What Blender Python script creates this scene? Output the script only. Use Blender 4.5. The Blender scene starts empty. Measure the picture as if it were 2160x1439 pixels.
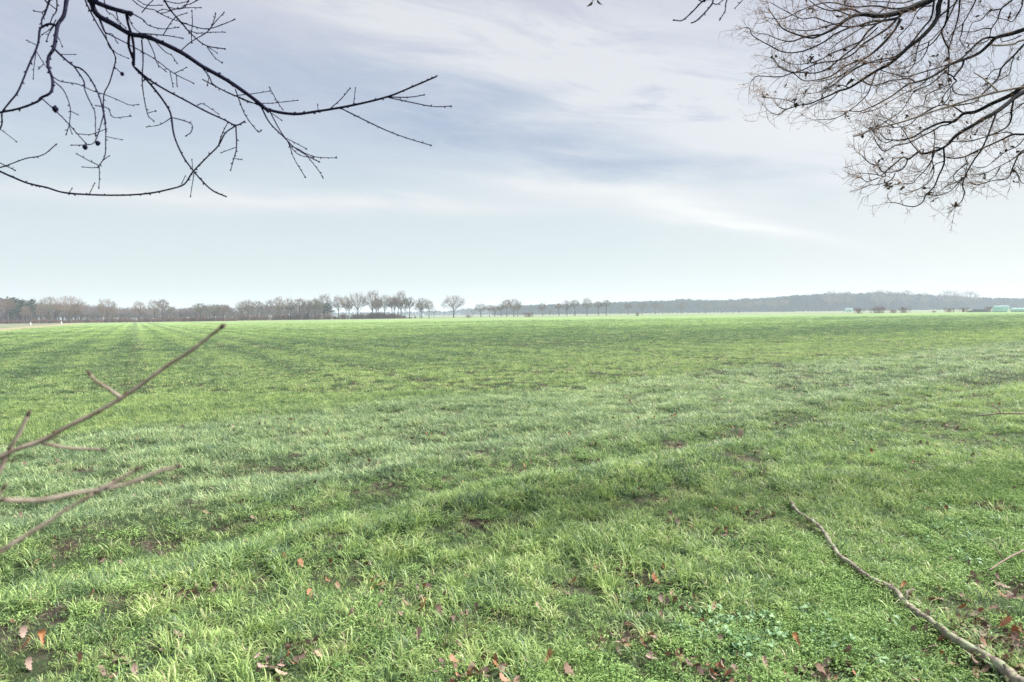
import bpy, math, random
import numpy as np
from mathutils import Vector, Matrix, Euler

random.seed(7)
RNG = np.random.default_rng(11)
SC = bpy.context.scene
COL = SC.collection
R = math.radians

# ------------------------------------------------------------------ camera
PW, PH, FPX = 2160.0, 1439.0, 1440.0            # photo frame and focal length in its pixels (24 mm)
EYE = Vector((0.0, 0.0, 1.6))
PITCH, ROLL = math.atan(57.0 / FPX), -math.atan(0.0125)
CAM_R = Matrix.Rotation(math.pi / 2 - PITCH, 3, 'X') @ Matrix.Rotation(ROLL, 3, 'Z')
cd = bpy.data.cameras.new('camera')
cam = bpy.data.objects.new('camera', cd)
COL.objects.link(cam)
cam.matrix_world = Matrix.Translation(EYE) @ CAM_R.to_4x4()
cd.sensor_width, cd.lens = 36.0, 24.0
cd.clip_start, cd.clip_end = 0.05, 12000
cd.dof.use_dof, cd.dof.focus_distance, cd.dof.aperture_fstop = True, 7.0, 5.0
SC.camera = cam

# ------------------------------------------------------------------ view + light
SC.view_settings.view_transform = 'Standard'
SC.view_settings.look = 'None'
SC.view_settings.gamma = 1.0
SC.view_settings.exposure = 1.13
SUN_AZ, SUN_EL = R(72), R(46)                   # clockwise from straight ahead
sd = bpy.data.lights.new('sun', 'SUN')
sd.energy, sd.angle, sd.color = 4.9, R(11), (1.0, 0.965, 0.91)
sun = bpy.data.objects.new('sun', sd)
COL.objects.link(sun)
sdir = Vector((math.sin(SUN_AZ) * math.cos(SUN_EL), math.cos(SUN_AZ) * math.cos(SUN_EL), math.sin(SUN_EL)))
sun.rotation_euler = sdir.to_track_quat('Z', 'Y').to_euler()
sun.location = (30, -10, 40)
SC.cycles.volume_bounces = 2
SC.cycles.max_bounces = 8
SC.cycles.diffuse_bounces = 4
SC.cycles.transparent_max_bounces = 8
SC.cycles.use_denoising = True
SC.cycles.denoising_prefilter = 'NONE'


# ------------------------------------------------------------------ node helpers
class NT:
    """a small expression builder on a node tree"""
    def __init__(s, tree):
        s.t = tree
        tree.nodes.clear()

    def node(s, typ, **kw):
        n = s.t.nodes.new(typ)
        for k, v in kw.items():
            setattr(n, k, v)
        return n

    def put(s, sock, v):
        if isinstance(v, X):
            s.t.links.new(v.s, sock)
        elif v is not None:
            if sock.type == 'RGBA' and len(v) == 3:
                v = (*v, 1)
            sock.default_value = v

    def math(s, op, a, b=None, clamp=False):
        n = s.node('ShaderNodeMath', operation=op, use_clamp=clamp)
        s.put(n.inputs[0], a)
        if b is not None:
            s.put(n.inputs[1], b)
        return X(s, n.outputs[0])

    def noise(s, vec, scale, detail=3.0, rough=0.55, dist=0.0):
        n = s.node('ShaderNodeTexNoise')
        n.inputs['Scale'].default_value = scale
        n.inputs['Detail'].default_value = detail
        n.inputs['Roughness'].default_value = rough
        n.inputs['Distortion'].default_value = dist
        s.t.links.new(vec.s, n.inputs['Vector'])
        return X(s, n.outputs['Fac'])

    def comb(s, x, y, z=0.0):
        n = s.node('ShaderNodeCombineXYZ')
        for i, v in enumerate((x, y, z)):
            s.put(n.inputs[i], v)
        return X(s, n.outputs[0])

    def sep(s, vec):
        n = s.node('ShaderNodeSeparateXYZ')
        s.t.links.new(vec.s, n.inputs[0])
        return [X(s, o) for o in n.outputs]

    def mix(s, f, a, b):
        n = s.node('ShaderNodeMix', data_type='RGBA')
        n.clamp_factor = True
        s.put(n.inputs[0], f)
        s.put(n.inputs[6], a)
        s.put(n.inputs[7], b)
        return X(s, n.outputs[2])

    def ramp(s, f, stops):
        n = s.node('ShaderNodeValToRGB')
        el = n.color_ramp.elements
        while len(el) < len(stops):
            el.new(0.5)
        for e, (p, c) in zip(el, stops):
            e.position, e.color = p, (*c, 1)
        s.put(n.inputs[0], f)
        return X(s, n.outputs[0])

    def smooth(s, v, a, b):
        n = s.node('ShaderNodeMapRange', interpolation_type='SMOOTHSTEP')
        s.put(n.inputs[0], v)
        n.inputs[1].default_value, n.inputs[2].default_value = a, b
        return X(s, n.outputs[0])


class X:
    def __init__(s, t, sock):
        s.t, s.s = t, sock
    def __add__(s, o): return s.t.math('ADD', s, o)
    def __sub__(s, o): return s.t.math('SUBTRACT', s, o)
    def __mul__(s, o): return s.t.math('MULTIPLY', s, o)
    def __truediv__(s, o): return s.t.math('DIVIDE', s, o)
    def __radd__(s, o): return s.t.math('ADD', s, o)
    def __rmul__(s, o): return s.t.math('MULTIPLY', s, o)
    def __rsub__(s, o): return s.t.math('SUBTRACT', o, s)


# ------------------------------------------------------------------ sky
def px_dir(px, py):
    v = CAM_R @ Vector(((px - 1080) / FPX, -(py - 719.5) / FPX, -1.0))
    v.normalize()
    return math.atan2(v.x, v.y), math.asin(v.z)


w = bpy.data.worlds.new('World')
SC.world = w
w.use_nodes = True
N = NT(w.node_tree)
tc = N.node('ShaderNodeTexCoord')
gx, gy, gz = N.sep(X(N, tc.outputs['Generated']))
az = N.math('ARCTAN2', gx, gy)
el = N.math('ARCSINE', gz)
sky = N.node('ShaderNodeTexSky', sky_type='NISHITA')
sky.sun_disc = False
sky.sun_elevation, sky.sun_rotation = SUN_EL, SUN_AZ
sky.air_density, sky.dust_density = 1.0, 2.0
STR = 0.1
vec = N.comb(az, el * 3.2)
wa = N.noise(vec, 2.2, 3, 0.55) - 0.5
wb = N.noise(N.comb(az + 7.3, el * 3.2 + 2.1), 2.2, 3, 0.55) - 0.5
azw = az + wa * 0.22
elw = el + wb * 0.085
stre = N.noise(N.comb(az * 1.0 - el * 0.8, el * 7.0 + az * 1.3, 1.7), 3.4, 8, 0.66, 0.7)      # streaky cirrus
fine = N.noise(N.comb(az * 1.0 - el * 0.6, el * 4.6 + az * 0.7, 4.2), 6.5, 9, 0.68, 0.5)


def blob(px, py, rx, ry, tilt, amt, sharp=1.0):
    """an elongated patch of cloud around one direction of the sky"""
    a0, e0 = px_dir(px, py)
    c, s = math.cos(R(tilt)), math.sin(R(tilt))
    da, de = azw - a0, elw - e0
    p = (da * c - de * s) * (FPX / rx)
    q = (da * s + de * c) * (FPX / ry)
    d = p * p + q * q
    return N.math('EXPONENT', d * (-sharp)) * amt


white = None
for b in [(1120, 105, 420, 85, 9, .95), (1620, 245, 330, 66, 12, 1.25), (760, 30, 260, 70, 14, .45),
          (1270, 395, 330, 42, 5, 1.0), (1420, 440, 200, 40, 14, .8), (1585, 490, 150, 15, 12, 1.2), (470, 425, 460, 24, 1, 1.0),
          (900, 440, 260, 26, 3, .5), (1950, 330, 330, 150, 8, .8), (1215, 300, 60, 10, 0, .5),
          (1165, 235, 110, 28, -8, .4), (1720, 395, 90, 22, 0, .45), (1350, 60, 300, 60, 6, .35)]:
    k = blob(*b)
    white = k if white is None else white + k
dark = None
for b in [(1190, 200, 240, 46, 8, .95), (1420, 320, 380, 52, 7, .95), (840, 165, 190, 55, 10, .7),
          (980, 260, 250, 60, 8, .5), (200, 150, 330, 130, -5, .5), (620, 190, 300, 90, 8, .35), (1060, 300, 300, 60, 4, .4)]:
    k = blob(*b)
    dark = k if dark is None else dark + k
white = N.math('MULTIPLY', white, N.smooth(stre, 0.24, 0.66) * 1.25 + 0.12)
wisp = None
for b in [(1230, 392, 190, 20, 3, .7), (1420, 425, 130, 26, 14, .7), (560, 428, 330, 11, 1, .6), (1600, 497, 150, 9, 11, 1.3), (1490, 458, 120, 18, 20, 1.0), (860, 418, 60, 7, 10, .5), (1690, 265, 170, 36, 14, .45)]:
    kb = blob(*b) * (N.smooth(fine, .25, .6) * .7 + .3)
    wisp = kb if wisp is None else wisp + kb
dark = N.math('MULTIPLY', dark, N.smooth(fine, 0.75, 0.3) * 0.9 + 0.2)
elr = N.math('DIVIDE', el, 0.5, True)
veil = N.ramp(elr, [(0.0, (.80, .83, .80)), (0.11, (.73, .81, .815)), (0.28, (.665, .755, .79)), (0.45, (.585, .665, .755)),
                    (0.62, (.55, .595, .715)), (0.85, (.575, .585, .69)), (1.0, (.59, .60, .69))])
warm = N.smooth(az, 0.0, 0.75) * N.smooth(el, 0.42, 0.0)
veil = N.mix(warm * 0.75, veil, (.80, .80, .765))
veil = N.mix(N.smooth(fine, .35, .75) * 0.22, veil, (.74, .77, .82))
veil = N.mix(dark * 0.85, veil, (.425, .505, .65))
veil = N.mix(white * 0.86, veil, (.80, .815, .84))
veil = N.mix(wisp * 0.7, veil, (.95, .95, .93))
# thin-cloud glow round the sun, out of view, strengthened to light the grass
sn = N.math('MULTIPLY', gx, sdir.x) + N.math('MULTIPLY', gy, sdir.y) + N.math('MULTIPLY', gz, sdir.z)
glow = N.smooth(sn, 0.84, 1.0)
veil = N.mix(glow * 0.8, veil, (3.2, 3.05, 2.8))
scale = N.node('ShaderNodeMix', data_type='RGBA', blend_type='MULTIPLY')
scale.inputs[0].default_value = 1
N.put(scale.inputs[6], veil)
k = 0.447 / STR
scale.inputs[7].default_value = (k, k, k, 1)
final = N.mix(0.93, X(N, sky.outputs[0]), X(N, scale.outputs[2]))
bg = N.node('ShaderNodeBackground')
bg.inputs['Strength'].default_value = STR
N.put(bg.inputs['Color'], final)
out = N.node('ShaderNodeOutputWorld')
w.node_tree.links.new(bg.outputs[0], out.inputs['Surface'])


# ------------------------------------------------------------------ placing helpers
def ray(px, py):
    return CAM_R @ Vector(((px - 1080) / FPX, -(py - 719.5) / FPX, -1.0))


def at(px, py, d):
    return EYE + ray(px, py) * d


def gnd(px, py, z=0.0):
    r = ray(px, py)
    return EYE + r * ((z - EYE.z) / r.z)


def yh(px):
    return 676.0 - 0.0125 * px


def far(px, d):
    p = at(px, yh(px), d)
    p.z = 0.0
    return p


def tall(px, top, d):
    return (yh(px) + 1.6 * FPX / d - top) / FPX * d


def vnoise(x, y, seed=0):
    x = np.asarray(x, float); y = np.asarray(y, float)
    xi, yi = np.floor(x).astype(np.int64), np.floor(y).astype(np.int64)
    fx, fy = x - xi, y - yi
    fx, fy = fx * fx * (3 - 2 * fx), fy * fy * (3 - 2 * fy)
    def h(a, b):
        n = (a * 374761393 + b * 668265263 + seed * 974711) & 0x7fffffff
        n = ((n ^ (n >> 13)) * 1274126177) & 0x7fffffff
        return ((n ^ (n >> 16)) & 0xffff) / 65535.0
    return (h(xi, yi) * (1 - fx) + h(xi + 1, yi) * fx) * (1 - fy) + (h(xi, yi + 1) * (1 - fx) + h(xi + 1, yi + 1) * fx) * fy


def fbm(x, y, seed=0, o=4):
    s, a, t = 0, 1.0, 0
    for i in range(o):
        s = s + a * vnoise(x * 2 ** i, y * 2 ** i, seed + i)
        t += a
        a *= 0.5
    return s / t


def vcoord(x, y):
    return -0.60 * x + 0.80 * y


def ucoord(x, y):
    return 0.876 * x + 0.483 * y


TRAM = (-11.5, 0.0, 4.3, 6.1, 17.5, 19.3, 31.5, 33.3, 46.0, 47.8)


def height(x, y):
    r = np.hypot(x, y)
    v = vcoord(x, y) + (fbm(x * .35, y * .35, 41, 3) - .5) * 0.4
    z = (fbm(x * 0.9, y * 0.9, 3, 4) - 0.5) * 0.16 * np.exp(-r / 45)
    z = z + (fbm(x * 3.1, y * 3.1, 9, 3) - 0.5) * 0.05 * np.exp(-r / 14)
    fade = np.exp(-r / 60)
    z = z + (fbm(x * 2.0, y * 2.0, 15, 2) - .5) * .075 * np.clip((v - 3) / 2, 0, 1) * np.clip((12 - v) / 1.5, 0, 1)
    for c, wd, dp in ((5.3, .34, .085), (7.1, .28, .05), (4.4, .40, -.062), (6.2, .3, -.04), (3.2, .4, -.03)):
        z = z - dp * np.exp(-((v - c) / wd) ** 2) * fade
    return z


# ------------------------------------------------------------------ mesh helpers
class MB:
    def __init__(s):
        s.v, s.f, s.a = [], [], []

    def add(s, vs, fs, val=0.5):
        b = len(s.v)
        s.v.extend([tuple(p) for p in vs])
        s.f.extend([tuple(i + b for i in f) for f in fs])
        s.a.extend([val] * len(vs))

    def mesh(s, name, mat, off=Vector((0, 0, 0)), smooth=True):
        me = bpy.data.meshes.new(name)
        o = tuple(off)
        me.from_pydata([(p[0] - o[0], p[1] - o[1], p[2] - o[2]) for p in s.v], [], s.f)
        me.materials.append(mat)
        if len(s.f):
            me.polygons.foreach_set('use_smooth', [smooth] * len(s.f))
        at_ = me.attributes.new('rnd', 'FLOAT', 'POINT')
        at_.data.foreach_set('value', s.a)
        me.update()
        return me

    def build(s, name, mat, parent=None, smooth=True, off=None):
        """link as one mesh object; off is the world point the mesh is measured from"""
        off = Vector(off) if off is not None else (root_loc(parent) if parent else Vector((0, 0, 0)))
        ob = bpy.data.objects.new(name, s.mesh(name, mat, off, smooth))
        COL.objects.link(ob)
        if parent:
            ob.parent = parent
        else:
            ob.location = off
        return ob


def root_loc(o):
    while o.parent:
        o = o.parent
    return Vector(o.location)


def tag(o, label=None, cat=None, group=None, kind=None):
    for k, v in (('label', label), ('category', cat), ('group', group), ('kind', kind)):
        if v:
            o[k] = v
    return o


def thing(name, label, cat, loc, group=None):
    o = bpy.data.objects.new(name, None)
    o.empty_display_size = 0.1
    COL.objects.link(o)
    o.location = loc
    return tag(o, label, cat, group)


def tube(mb, pts, rad, sides=6, val=0.5, cap=True):
    n = len(pts)
    pts = [Vector(p) for p in pts]
    t0 = (pts[1] - pts[0]).normalized()
    up = Vector((0, 0, 1)) if abs(t0.z) < 0.9 else Vector((1, 0, 0))
    a = t0.cross(up).normalized()
    vs, fs = [], []
    for i, p in enumerate(pts):
        t = (pts[min(i + 1, n - 1)] - pts[max(i - 1, 0)])
        t = t.normalized() if t.length > 1e-9 else t0
        a = (a - t * a.dot(t))
        a = a.normalized() if a.length > 1e-6 else t.orthogonal().normalized()
        b = t.cross(a)
        for k in range(sides):
            q = 2 * math.pi * k / sides
            vs.append(p + (a * math.cos(q) + b * math.sin(q)) * rad[i])
    for i in range(n - 1):
        for k in range(sides):
            k2 = (k + 1) % sides
            fs.append((i * sides + k, i * sides + k2, (i + 1) * sides + k2, (i + 1) * sides + k))
    if cap:
        fs.append(tuple(range(sides))[::-1])
        fs.append(tuple((n - 1) * sides + k for k in range(sides)))
    mb.add(vs, fs, val)


def smooth_line(pts, sub=4):
    """Catmull-Rom through 2-D or 3-D points"""
    P = [np.array(p, float) for p in pts]
    if len(P) < 3:
        return [P[0] + (P[-1] - P[0]) * t for t in np.linspace(0, 1, sub + 1)]
    P = [2 * P[0] - P[1]] + P + [2 * P[-1] - P[-2]]
    o = []
    for i in range(1, len(P) - 2):
        for j in range(sub):
            t = j / sub
            o.append(0.5 * (2 * P[i] + (P[i + 1] - P[i - 1]) * t + (2 * P[i - 1] - 5 * P[i] + 4 * P[i + 1] - P[i + 2]) * t * t
                            + (3 * P[i] - P[i - 1] - 3 * P[i + 1] + P[i + 2]) * t ** 3))
    o.append(P[-2])
    return o


def rvec():
    while True:
        v = Vector((random.uniform(-1, 1), random.uniform(-1, 1), random.uniform(-1, 1)))
        if 0.05 < v.length < 1:
            return v.normalized()


# ------------------------------------------------------------------ materials
def material(name):
    m = bpy.data.materials.new(name)
    m.use_nodes = True
    return m, NT(m.node_tree)


def finish(m, n, shader, disp=None):
    o = n.node('ShaderNodeOutputMaterial')
    m.node_tree.links.new(shader, o.inputs['Surface'])
    return m


def principled(n, color, rough=0.7, spec=0.3, bump=None, bs=0.3, bd=0.01):
    p = n.node('ShaderNodeBsdfPrincipled')
    n.put(p.inputs['Base Color'], color)
    n.put(p.inputs['Roughness'], rough)
    p.inputs['Specular IOR Level'].default_value = spec
    if bump is not None:
        b = n.node('ShaderNodeBump')
        b.inputs['Strength'].default_value, b.inputs['Distance'].default_value = bs, bd
        n.put(b.inputs['Height'], bump)
        n.t.links.new(b.outputs[0], p.inputs['Normal'])
    return p.outputs[0]


def pos(n):
    g = n.node('ShaderNodeNewGeometry')
    return X(n, g.outputs['Position'])


def objc(n):
    return X(n, n.node('ShaderNodeTexCoord').outputs['Object'])


def attr(n, name):
    a = n.node('ShaderNodeAttribute', attribute_name=name)
    return X(n, a.outputs['Fac'])


def bark_mat(name, c1, c2, scale, rough=0.85, lichen=None, bd=0.01, spec=0.2):
    m, n = material(name)
    o = objc(n)
    x, y, z = n.sep(o)
    k = n.noise(o, scale, 6, 0.6)
    col = n.mix(n.smooth(k, .3, .7), c1, c2)
    if lichen:
        col = n.mix(n.smooth(n.noise(o, scale * 0.45, 5, .65), .47, .60) * 0.8, col, lichen)
        col = n.mix(n.smooth(n.noise(o, scale * 1.3, 4, .6), .62, .70) * 0.7, col, (.07, .055, .05))
    return finish(m, n, principled(n, col, rough, spec, k, 0.6, bd))


M_oak = bark_mat('dark_bark', (.009, .009, .026), (.020, .020, .048), 60, spec=.1)
M_twigL = bark_mat('dark_twig_bark', (.009, .009, .032), (.018, .018, .052), 90, spec=.1)
M_rbark = bark_mat('grey_green_bark', (.007, .009, .012), (.017, .020, .021), 40, spec=.08)
M_rtwig = bark_mat('brown_twig', (.085, .048, .026), (.32, .185, .095), 9, 0.7, spec=.1)
M_leafdead = bark_mat('withered_leaf', (.05, .035, .028), (.10, .065, .045), 60)
M_sap = bark_mat('young_bark', (.17, .13, .10), (.35, .29, .245), 45, 0.75, None, 0.003, 0.15)
M_bud = bark_mat('bud_scales', (.05, .034, .03), (.10, .065, .055), 160, 0.6, None, 0.003)
M_log = bark_mat('lichened_bark', (.12, .10, .082), (.29, .25, .205), 30, 0.95, (.32, .35, .235), 0.010)
M_stick = bark_mat('dead_wood', (.16, .12, .10), (.30, .24, .20), 60, 0.9, None, 0.004)
M_ftrunk = bark_mat('far_trunk', (.055, .047, .042), (.11, .095, .082), 1.2, 0.9, None, 0.05)
M_birch = bark_mat('birch_bark', (.34, .31, .28), (.60, .56, .52), 1.6, 0.8, None, 0.02)


def crown_mat(name, c1, c2):
    m, n = material(name)
    o = objc(n)
    oi = n.node('ShaderNodeObjectInfo')
    col = n.mix(n.smooth(n.noise(o, 0.7, 3), .3, .7), c1, c2)
    col = n.mix(X(n, oi.outputs['Random']) * 0.5, col, tuple(a * 0.62 for a in c1))
    return finish(m, n, principled(n, col, 0.85, 0.15))


M_crown = crown_mat('bare_twig_crown', (.18, .13, .10), (.25, .19, .15))
M_crowny = crown_mat('olive_twig_crown', (.155, .135, .09), (.21, .19, .135))
M_redtwig = crown_mat('reddish_twig', (.15, .085, .07), (.22, .135, .11))
M_pine = crown_mat('pine_needles', (.026, .048, .032), (.055, .085, .05))


def leafy(name, color_fn, trans=0.3, rough=0.45, spec=0.5):
    m, n = material(name)
    col = color_fn(n)
    p = principled(n, col, rough, spec)
    t = n.node('ShaderNodeBsdfTranslucent')
    n.put(t.inputs['Color'], col)
    mx = n.node('ShaderNodeMixShader')
    mx.inputs[0].default_value = trans
    n.t.links.new(p, mx.inputs[1])
    n.t.links.new(t.outputs[0], mx.inputs[2])
    return finish(m, n, mx.outputs[0])


def field_tint(n):
    """0 = deep blue-green .. 1 = light yellow-green; by where on the field it grows"""
    x, y, z = n.sep(pos(n))
    v = x * -0.60 + y * 0.80
    u = x * 0.876 + y * 0.483
    big = n.noise(n.comb(u * 0.020, v * 0.055), 1.0, 3, 0.5)
    mid = n.noise(n.comb(u * 0.16, v * 0.32), 1.0, 3, 0.55)
    sml = n.noise(n.comb(x, y), 2.2, 3, 0.6)
    t = (big - 0.5) * 0.9 + (mid - 0.5) * 0.6 + (sml - 0.5) * 1.15 + 0.45
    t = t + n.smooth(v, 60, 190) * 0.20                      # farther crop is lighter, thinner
    t = t - n.smooth(v, 17, 26) * n.smooth(v, 70, 36) * 0.14      # a darker strip
    t = t + n.smooth(v, 10.4, 11.6) * n.smooth(v, 19, 14) * 0.10   # yellow-green strip past the matted headland
    t = t - n.smooth(v, 10.4, 11.6) * 0.09
    t = t + n.math('SINE', u * (2 * math.pi / 2.4) + (mid - 0.5) * 3.0) * n.smooth(v, 12, 22) * 0.10      # drill rows
    t = t + n.smooth(v, 5.0, 3.4) * 0.10
    mat = n.smooth(v, 5.2, 6.5) * n.smooth(v + (mid - 0.5) * 3.0, 11.8, 10.6)
    return t, mat, u, v, sml


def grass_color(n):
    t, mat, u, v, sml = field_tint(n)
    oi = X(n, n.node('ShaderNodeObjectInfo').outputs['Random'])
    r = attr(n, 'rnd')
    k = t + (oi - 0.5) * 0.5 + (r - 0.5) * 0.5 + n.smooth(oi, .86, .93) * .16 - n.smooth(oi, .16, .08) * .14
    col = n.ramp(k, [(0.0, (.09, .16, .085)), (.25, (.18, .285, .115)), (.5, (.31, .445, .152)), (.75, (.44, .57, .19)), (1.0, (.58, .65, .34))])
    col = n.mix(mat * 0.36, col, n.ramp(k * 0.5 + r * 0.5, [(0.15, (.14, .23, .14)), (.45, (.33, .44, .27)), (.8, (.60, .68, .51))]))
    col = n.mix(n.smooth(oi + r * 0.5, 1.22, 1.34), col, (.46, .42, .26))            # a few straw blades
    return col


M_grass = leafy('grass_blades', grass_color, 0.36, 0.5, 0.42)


def weed_color(n):
    oi = X(n, n.node('ShaderNodeObjectInfo').outputs['Random'])
    r = attr(n, 'rnd')
    return n.ramp(oi * 0.45 + r * 0.55, [(0.0, (.10, .20, .07)), (.5, (.26, .42, .13)), (1.0, (.43, .57, .21))])


M_weed = leafy('weed_leaves', weed_color, 0.3, 0.62, 0.22)


def broad_color(n):
    oi = X(n, n.node('ShaderNodeObjectInfo').outputs['Random'])
    r = attr(n, 'rnd')
    return n.ramp(oi * 0.4 + r * 0.6, [(0.0, (.10, .21, .10)), (.5, (.20, .35, .165)), (1.0, (.34, .48, .26))])


M_broad = leafy('nettle_leaves', broad_color, 0.22, 0.55, 0.3)


def dead_color(n):
    oi = X(n, n.node('ShaderNodeObjectInfo').outputs['Random'])
    k = n.noise(objc(n), 45, 4, .6)
    c = n.ramp(oi, [(0.0, (.08, .05, .042)), (.25, (.17, .115, .095)), (.5, (.32, .235, .20)), (.72, (.23, .13, .095)), (.88, (.34, .14, .07)), (1.0, (.40, .29, .23))])
    return n.mix(n.smooth(k, .4, .7) * 0.4, c, (.12, .075, .06))


M_litter = leafy('oak_leaf_litter', dead_color, 0.06, 0.72, 0.2)


def orange_color(n):
    k = n.noise(objc(n), 40, 4, .6)
    return n.mix(n.smooth(k, .35, .65), (.36, .14, .06), (.50, .25, .12))


def brown_color(n):
    k = n.noise(objc(n), 40, 4, .6)
    return n.mix(n.smooth(k, .35, .65), (.28, .18, .14), (.48, .35, .29))


M_orange = leafy('orange_leaf', orange_color, 0.1, 0.5, 0.4)
M_brown = leafy('brown_leaf', brown_color, 0.15, 0.5, 0.4)

# ------------------------------------------------------------------ ground: one sheet to the horizon
rings = [0.0]
r_ = 0.6
while r_ < 2500:
    rings.append(r_)
    r_ += max(0.045, r_ * 0.0155) if r_ < 60 else r_ * 0.06
rings.append(2500.0)
NA = 420
ang = np.linspace(0, 2 * np.pi, NA, endpoint=False)
rr = np.array(rings[1:])
gxy = np.stack([rr[:, None] * np.sin(ang)[None], rr[:, None] * np.cos(ang)[None]], -1).reshape(-1, 2)
gzv = height(gxy[:, 0], gxy[:, 1])
gv = np.concatenate([[[0, 0, float(height(0.0, 0.0))]], np.column_stack([gxy, gzv])])
gf = [(0, 1 + (j + 1) % NA, 1 + j) for j in range(NA)]
for i in range(len(rr) - 1):
    b0, b1 = 1 + i * NA, 1 + (i + 1) * NA
    gf += [(b0 + j, b0 + (j + 1) % NA, b1 + (j + 1) % NA, b1 + j) for j in range(NA)]
gm = bpy.data.meshes.new('ground')
gm.from_pydata(gv.tolist(), [], gf)
gm.polygons.foreach_set('use_smooth', [True] * len(gf))
ground = bpy.data.objects.new('ground', gm)
COL.objects.link(ground)
tag(ground, kind='structure')
m, n = material('field_ground')
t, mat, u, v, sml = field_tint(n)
x, y, z = n.sep(pos(n))
P2 = n.comb(x, y)
near = n.smooth(y, 75, 22)                                             # here real grass covers the soil
fleck = n.noise(P2, 9.0, 5, .7)
soil = n.mix(n.smooth(n.noise(P2, 5.0, 5, .65), .35, .7), (.022, .019, .015), (.075, .060, .050))
grit = n.noise(P2, 38.0, 4, .7)
soil = n.mix(n.smooth(grit, .52, .66) * .75, soil, (.17, .12, .085))
soil = n.mix(n.smooth(grit, .45, .34) * .7, soil, (.012, .010, .008))
soil = n.mix(n.smooth(n.noise(P2, 2.3, 4, .6), .36, .54) * 0.85, soil, (.032, .055, .022))
crop = n.ramp(t + (n.noise(n.comb(u * .5, v * .12), 1.0, 4, .7) - .5) * .5, [(0.0, (.09, .155, .072)), (.3, (.145, .23, .088)), (.6, (.205, .315, .115)), (1.0, (.29, .385, .155))])
crop = n.mix(n.smooth(fleck, .52, .72) * 0.5, crop, (.075, .085, .045))
rows = n.math('SINE', u * (2 * math.pi / 1.5) + (n.noise(P2, .08, 2) - .5) * 5)
crop = n.mix(n.smooth(rows, 0.2, 1.0) * 0.30, crop, (.09, .12, .05))
for c in TRAM:
    d = n.math('ABSOLUTE', u - c)
    crop = n.mix(n.smooth(d, .75, .15) * n.smooth(v, 13, 20) * 0.6, crop, (.075, .105, .05))
col = n.mix(near, crop, soil)
# the dry verge left of the crop, and the pale strips past its far edge
dry = n.mix(n.smooth(n.noise(P2, .35, 5, .7), .35, .65), (.25, .21, .14), (.27, .27, .155))
leftv = n.smooth(u + (n.noise(P2, .1, 3) - .5) * 2.5, -16.8, -18.2) * n.smooth(v, 20, 30)
pale = n.mix(n.smooth(n.noise(n.comb(x * .01, y * .03), 1.0, 4), .35, .65), (.14, .165, .10), (.20, .215, .145))
col = n.mix(leftv, col, n.mix(n.smooth(u, -22, -25), dry, pale))
ye = y + (n.noise(P2, .05, 3) - .5) * 8 + x * 0.03
edge = n.smooth(ye, 279, 283)
past = n.mix(n.smooth(ye, 288, 300), dry, pale)
past = n.mix(n.smooth(n.noise(n.comb(x * .004, y * .02), 1.0, 2), .5, .55) * n.smooth(ye, 320, 340) * .7, past, (.17, .26, .10))
col = n.mix(edge, col, past)
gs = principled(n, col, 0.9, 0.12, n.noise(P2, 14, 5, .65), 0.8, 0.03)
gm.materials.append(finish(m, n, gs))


# ------------------------------------------------------------------ scatter (only for what nobody could count)
def scatter(name, P, rot, scl, idx, sources, label=None):
    col = bpy.data.collections.new(name + '_kinds')                   # holds the source meshes, not linked to the scene
    names = []
    for o in sources:
        col.objects.link(o)
        names.append(o.name)
    order = {nm: i for i, nm in enumerate(sorted(names))}
    remap = np.array([order[nm] for nm in names])
    me = bpy.data.meshes.new(name)
    me.vertices.add(len(P))
    me.vertices.foreach_set('co', np.asarray(P, np.float32).ravel())
    for nm, typ, key, data in (('rot', 'FLOAT_VECTOR', 'vector', rot), ('scl', 'FLOAT_VECTOR', 'vector', scl)):
        a = me.attributes.new(nm, typ, 'POINT')
        a.data.foreach_set(key, np.asarray(data, np.float32).ravel())
    a = me.attributes.new('idx', 'INT', 'POINT')
    a.data.foreach_set('value', remap[np.asarray(idx, int)].astype(np.int32))
    ob = bpy.data.objects.new(name, me)
    COL.objects.link(ob)
    tag(ob, kind='stuff')
    if label:
        ob['label'] = label
    ng = bpy.data.node_groups.new(name, 'GeometryNodeTree')
    ng.interface.new_socket('Geometry', in_out='INPUT', socket_type='NodeSocketGeometry')
    ng.interface.new_socket('Geometry', in_out='OUTPUT', socket_type='NodeSocketGeometry')
    nd, lk = ng.nodes, ng.links
    gi, go = nd.new('NodeGroupInput'), nd.new('NodeGroupOutput')
    ci = nd.new('GeometryNodeCollectionInfo')
    ci.inputs['Collection'].default_value = col
    ci.inputs['Separate Children'].default_value = True
    ci.inputs['Reset Children'].default_value = True
    ip = nd.new('GeometryNodeInstanceOnPoints')
    ip.inputs['Pick Instance'].default_value = True
    def na(nm, dt):
        q = nd.new('GeometryNodeInputNamedAttribute')
        q.data_type = dt
        q.inputs['Name'].default_value = nm
        return q.outputs['Attribute']
    er = nd.new('FunctionNodeEulerToRotation')
    lk.new(na('rot', 'FLOAT_VECTOR'), er.inputs[0])
    lk.new(gi.outputs[0], ip.inputs['Points'])
    lk.new(ci.outputs[0], ip.inputs['Instance'])
    lk.new(na('idx', 'INT'), ip.inputs['Instance Index'])
    lk.new(er.outputs[0], ip.inputs['Rotation'])
    lk.new(na('scl', 'FLOAT_VECTOR'), ip.inputs['Scale'])
    lk.new(ip.outputs[0], go.inputs[0])
    md = ob.modifiers.new('scatter', 'NODES')
    md.node_group = ng
    return ob


def source(mb, name, mat, smooth=True):
    return bpy.data.objects.new(name, mb.mesh(name, mat, smooth=smooth))


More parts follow.
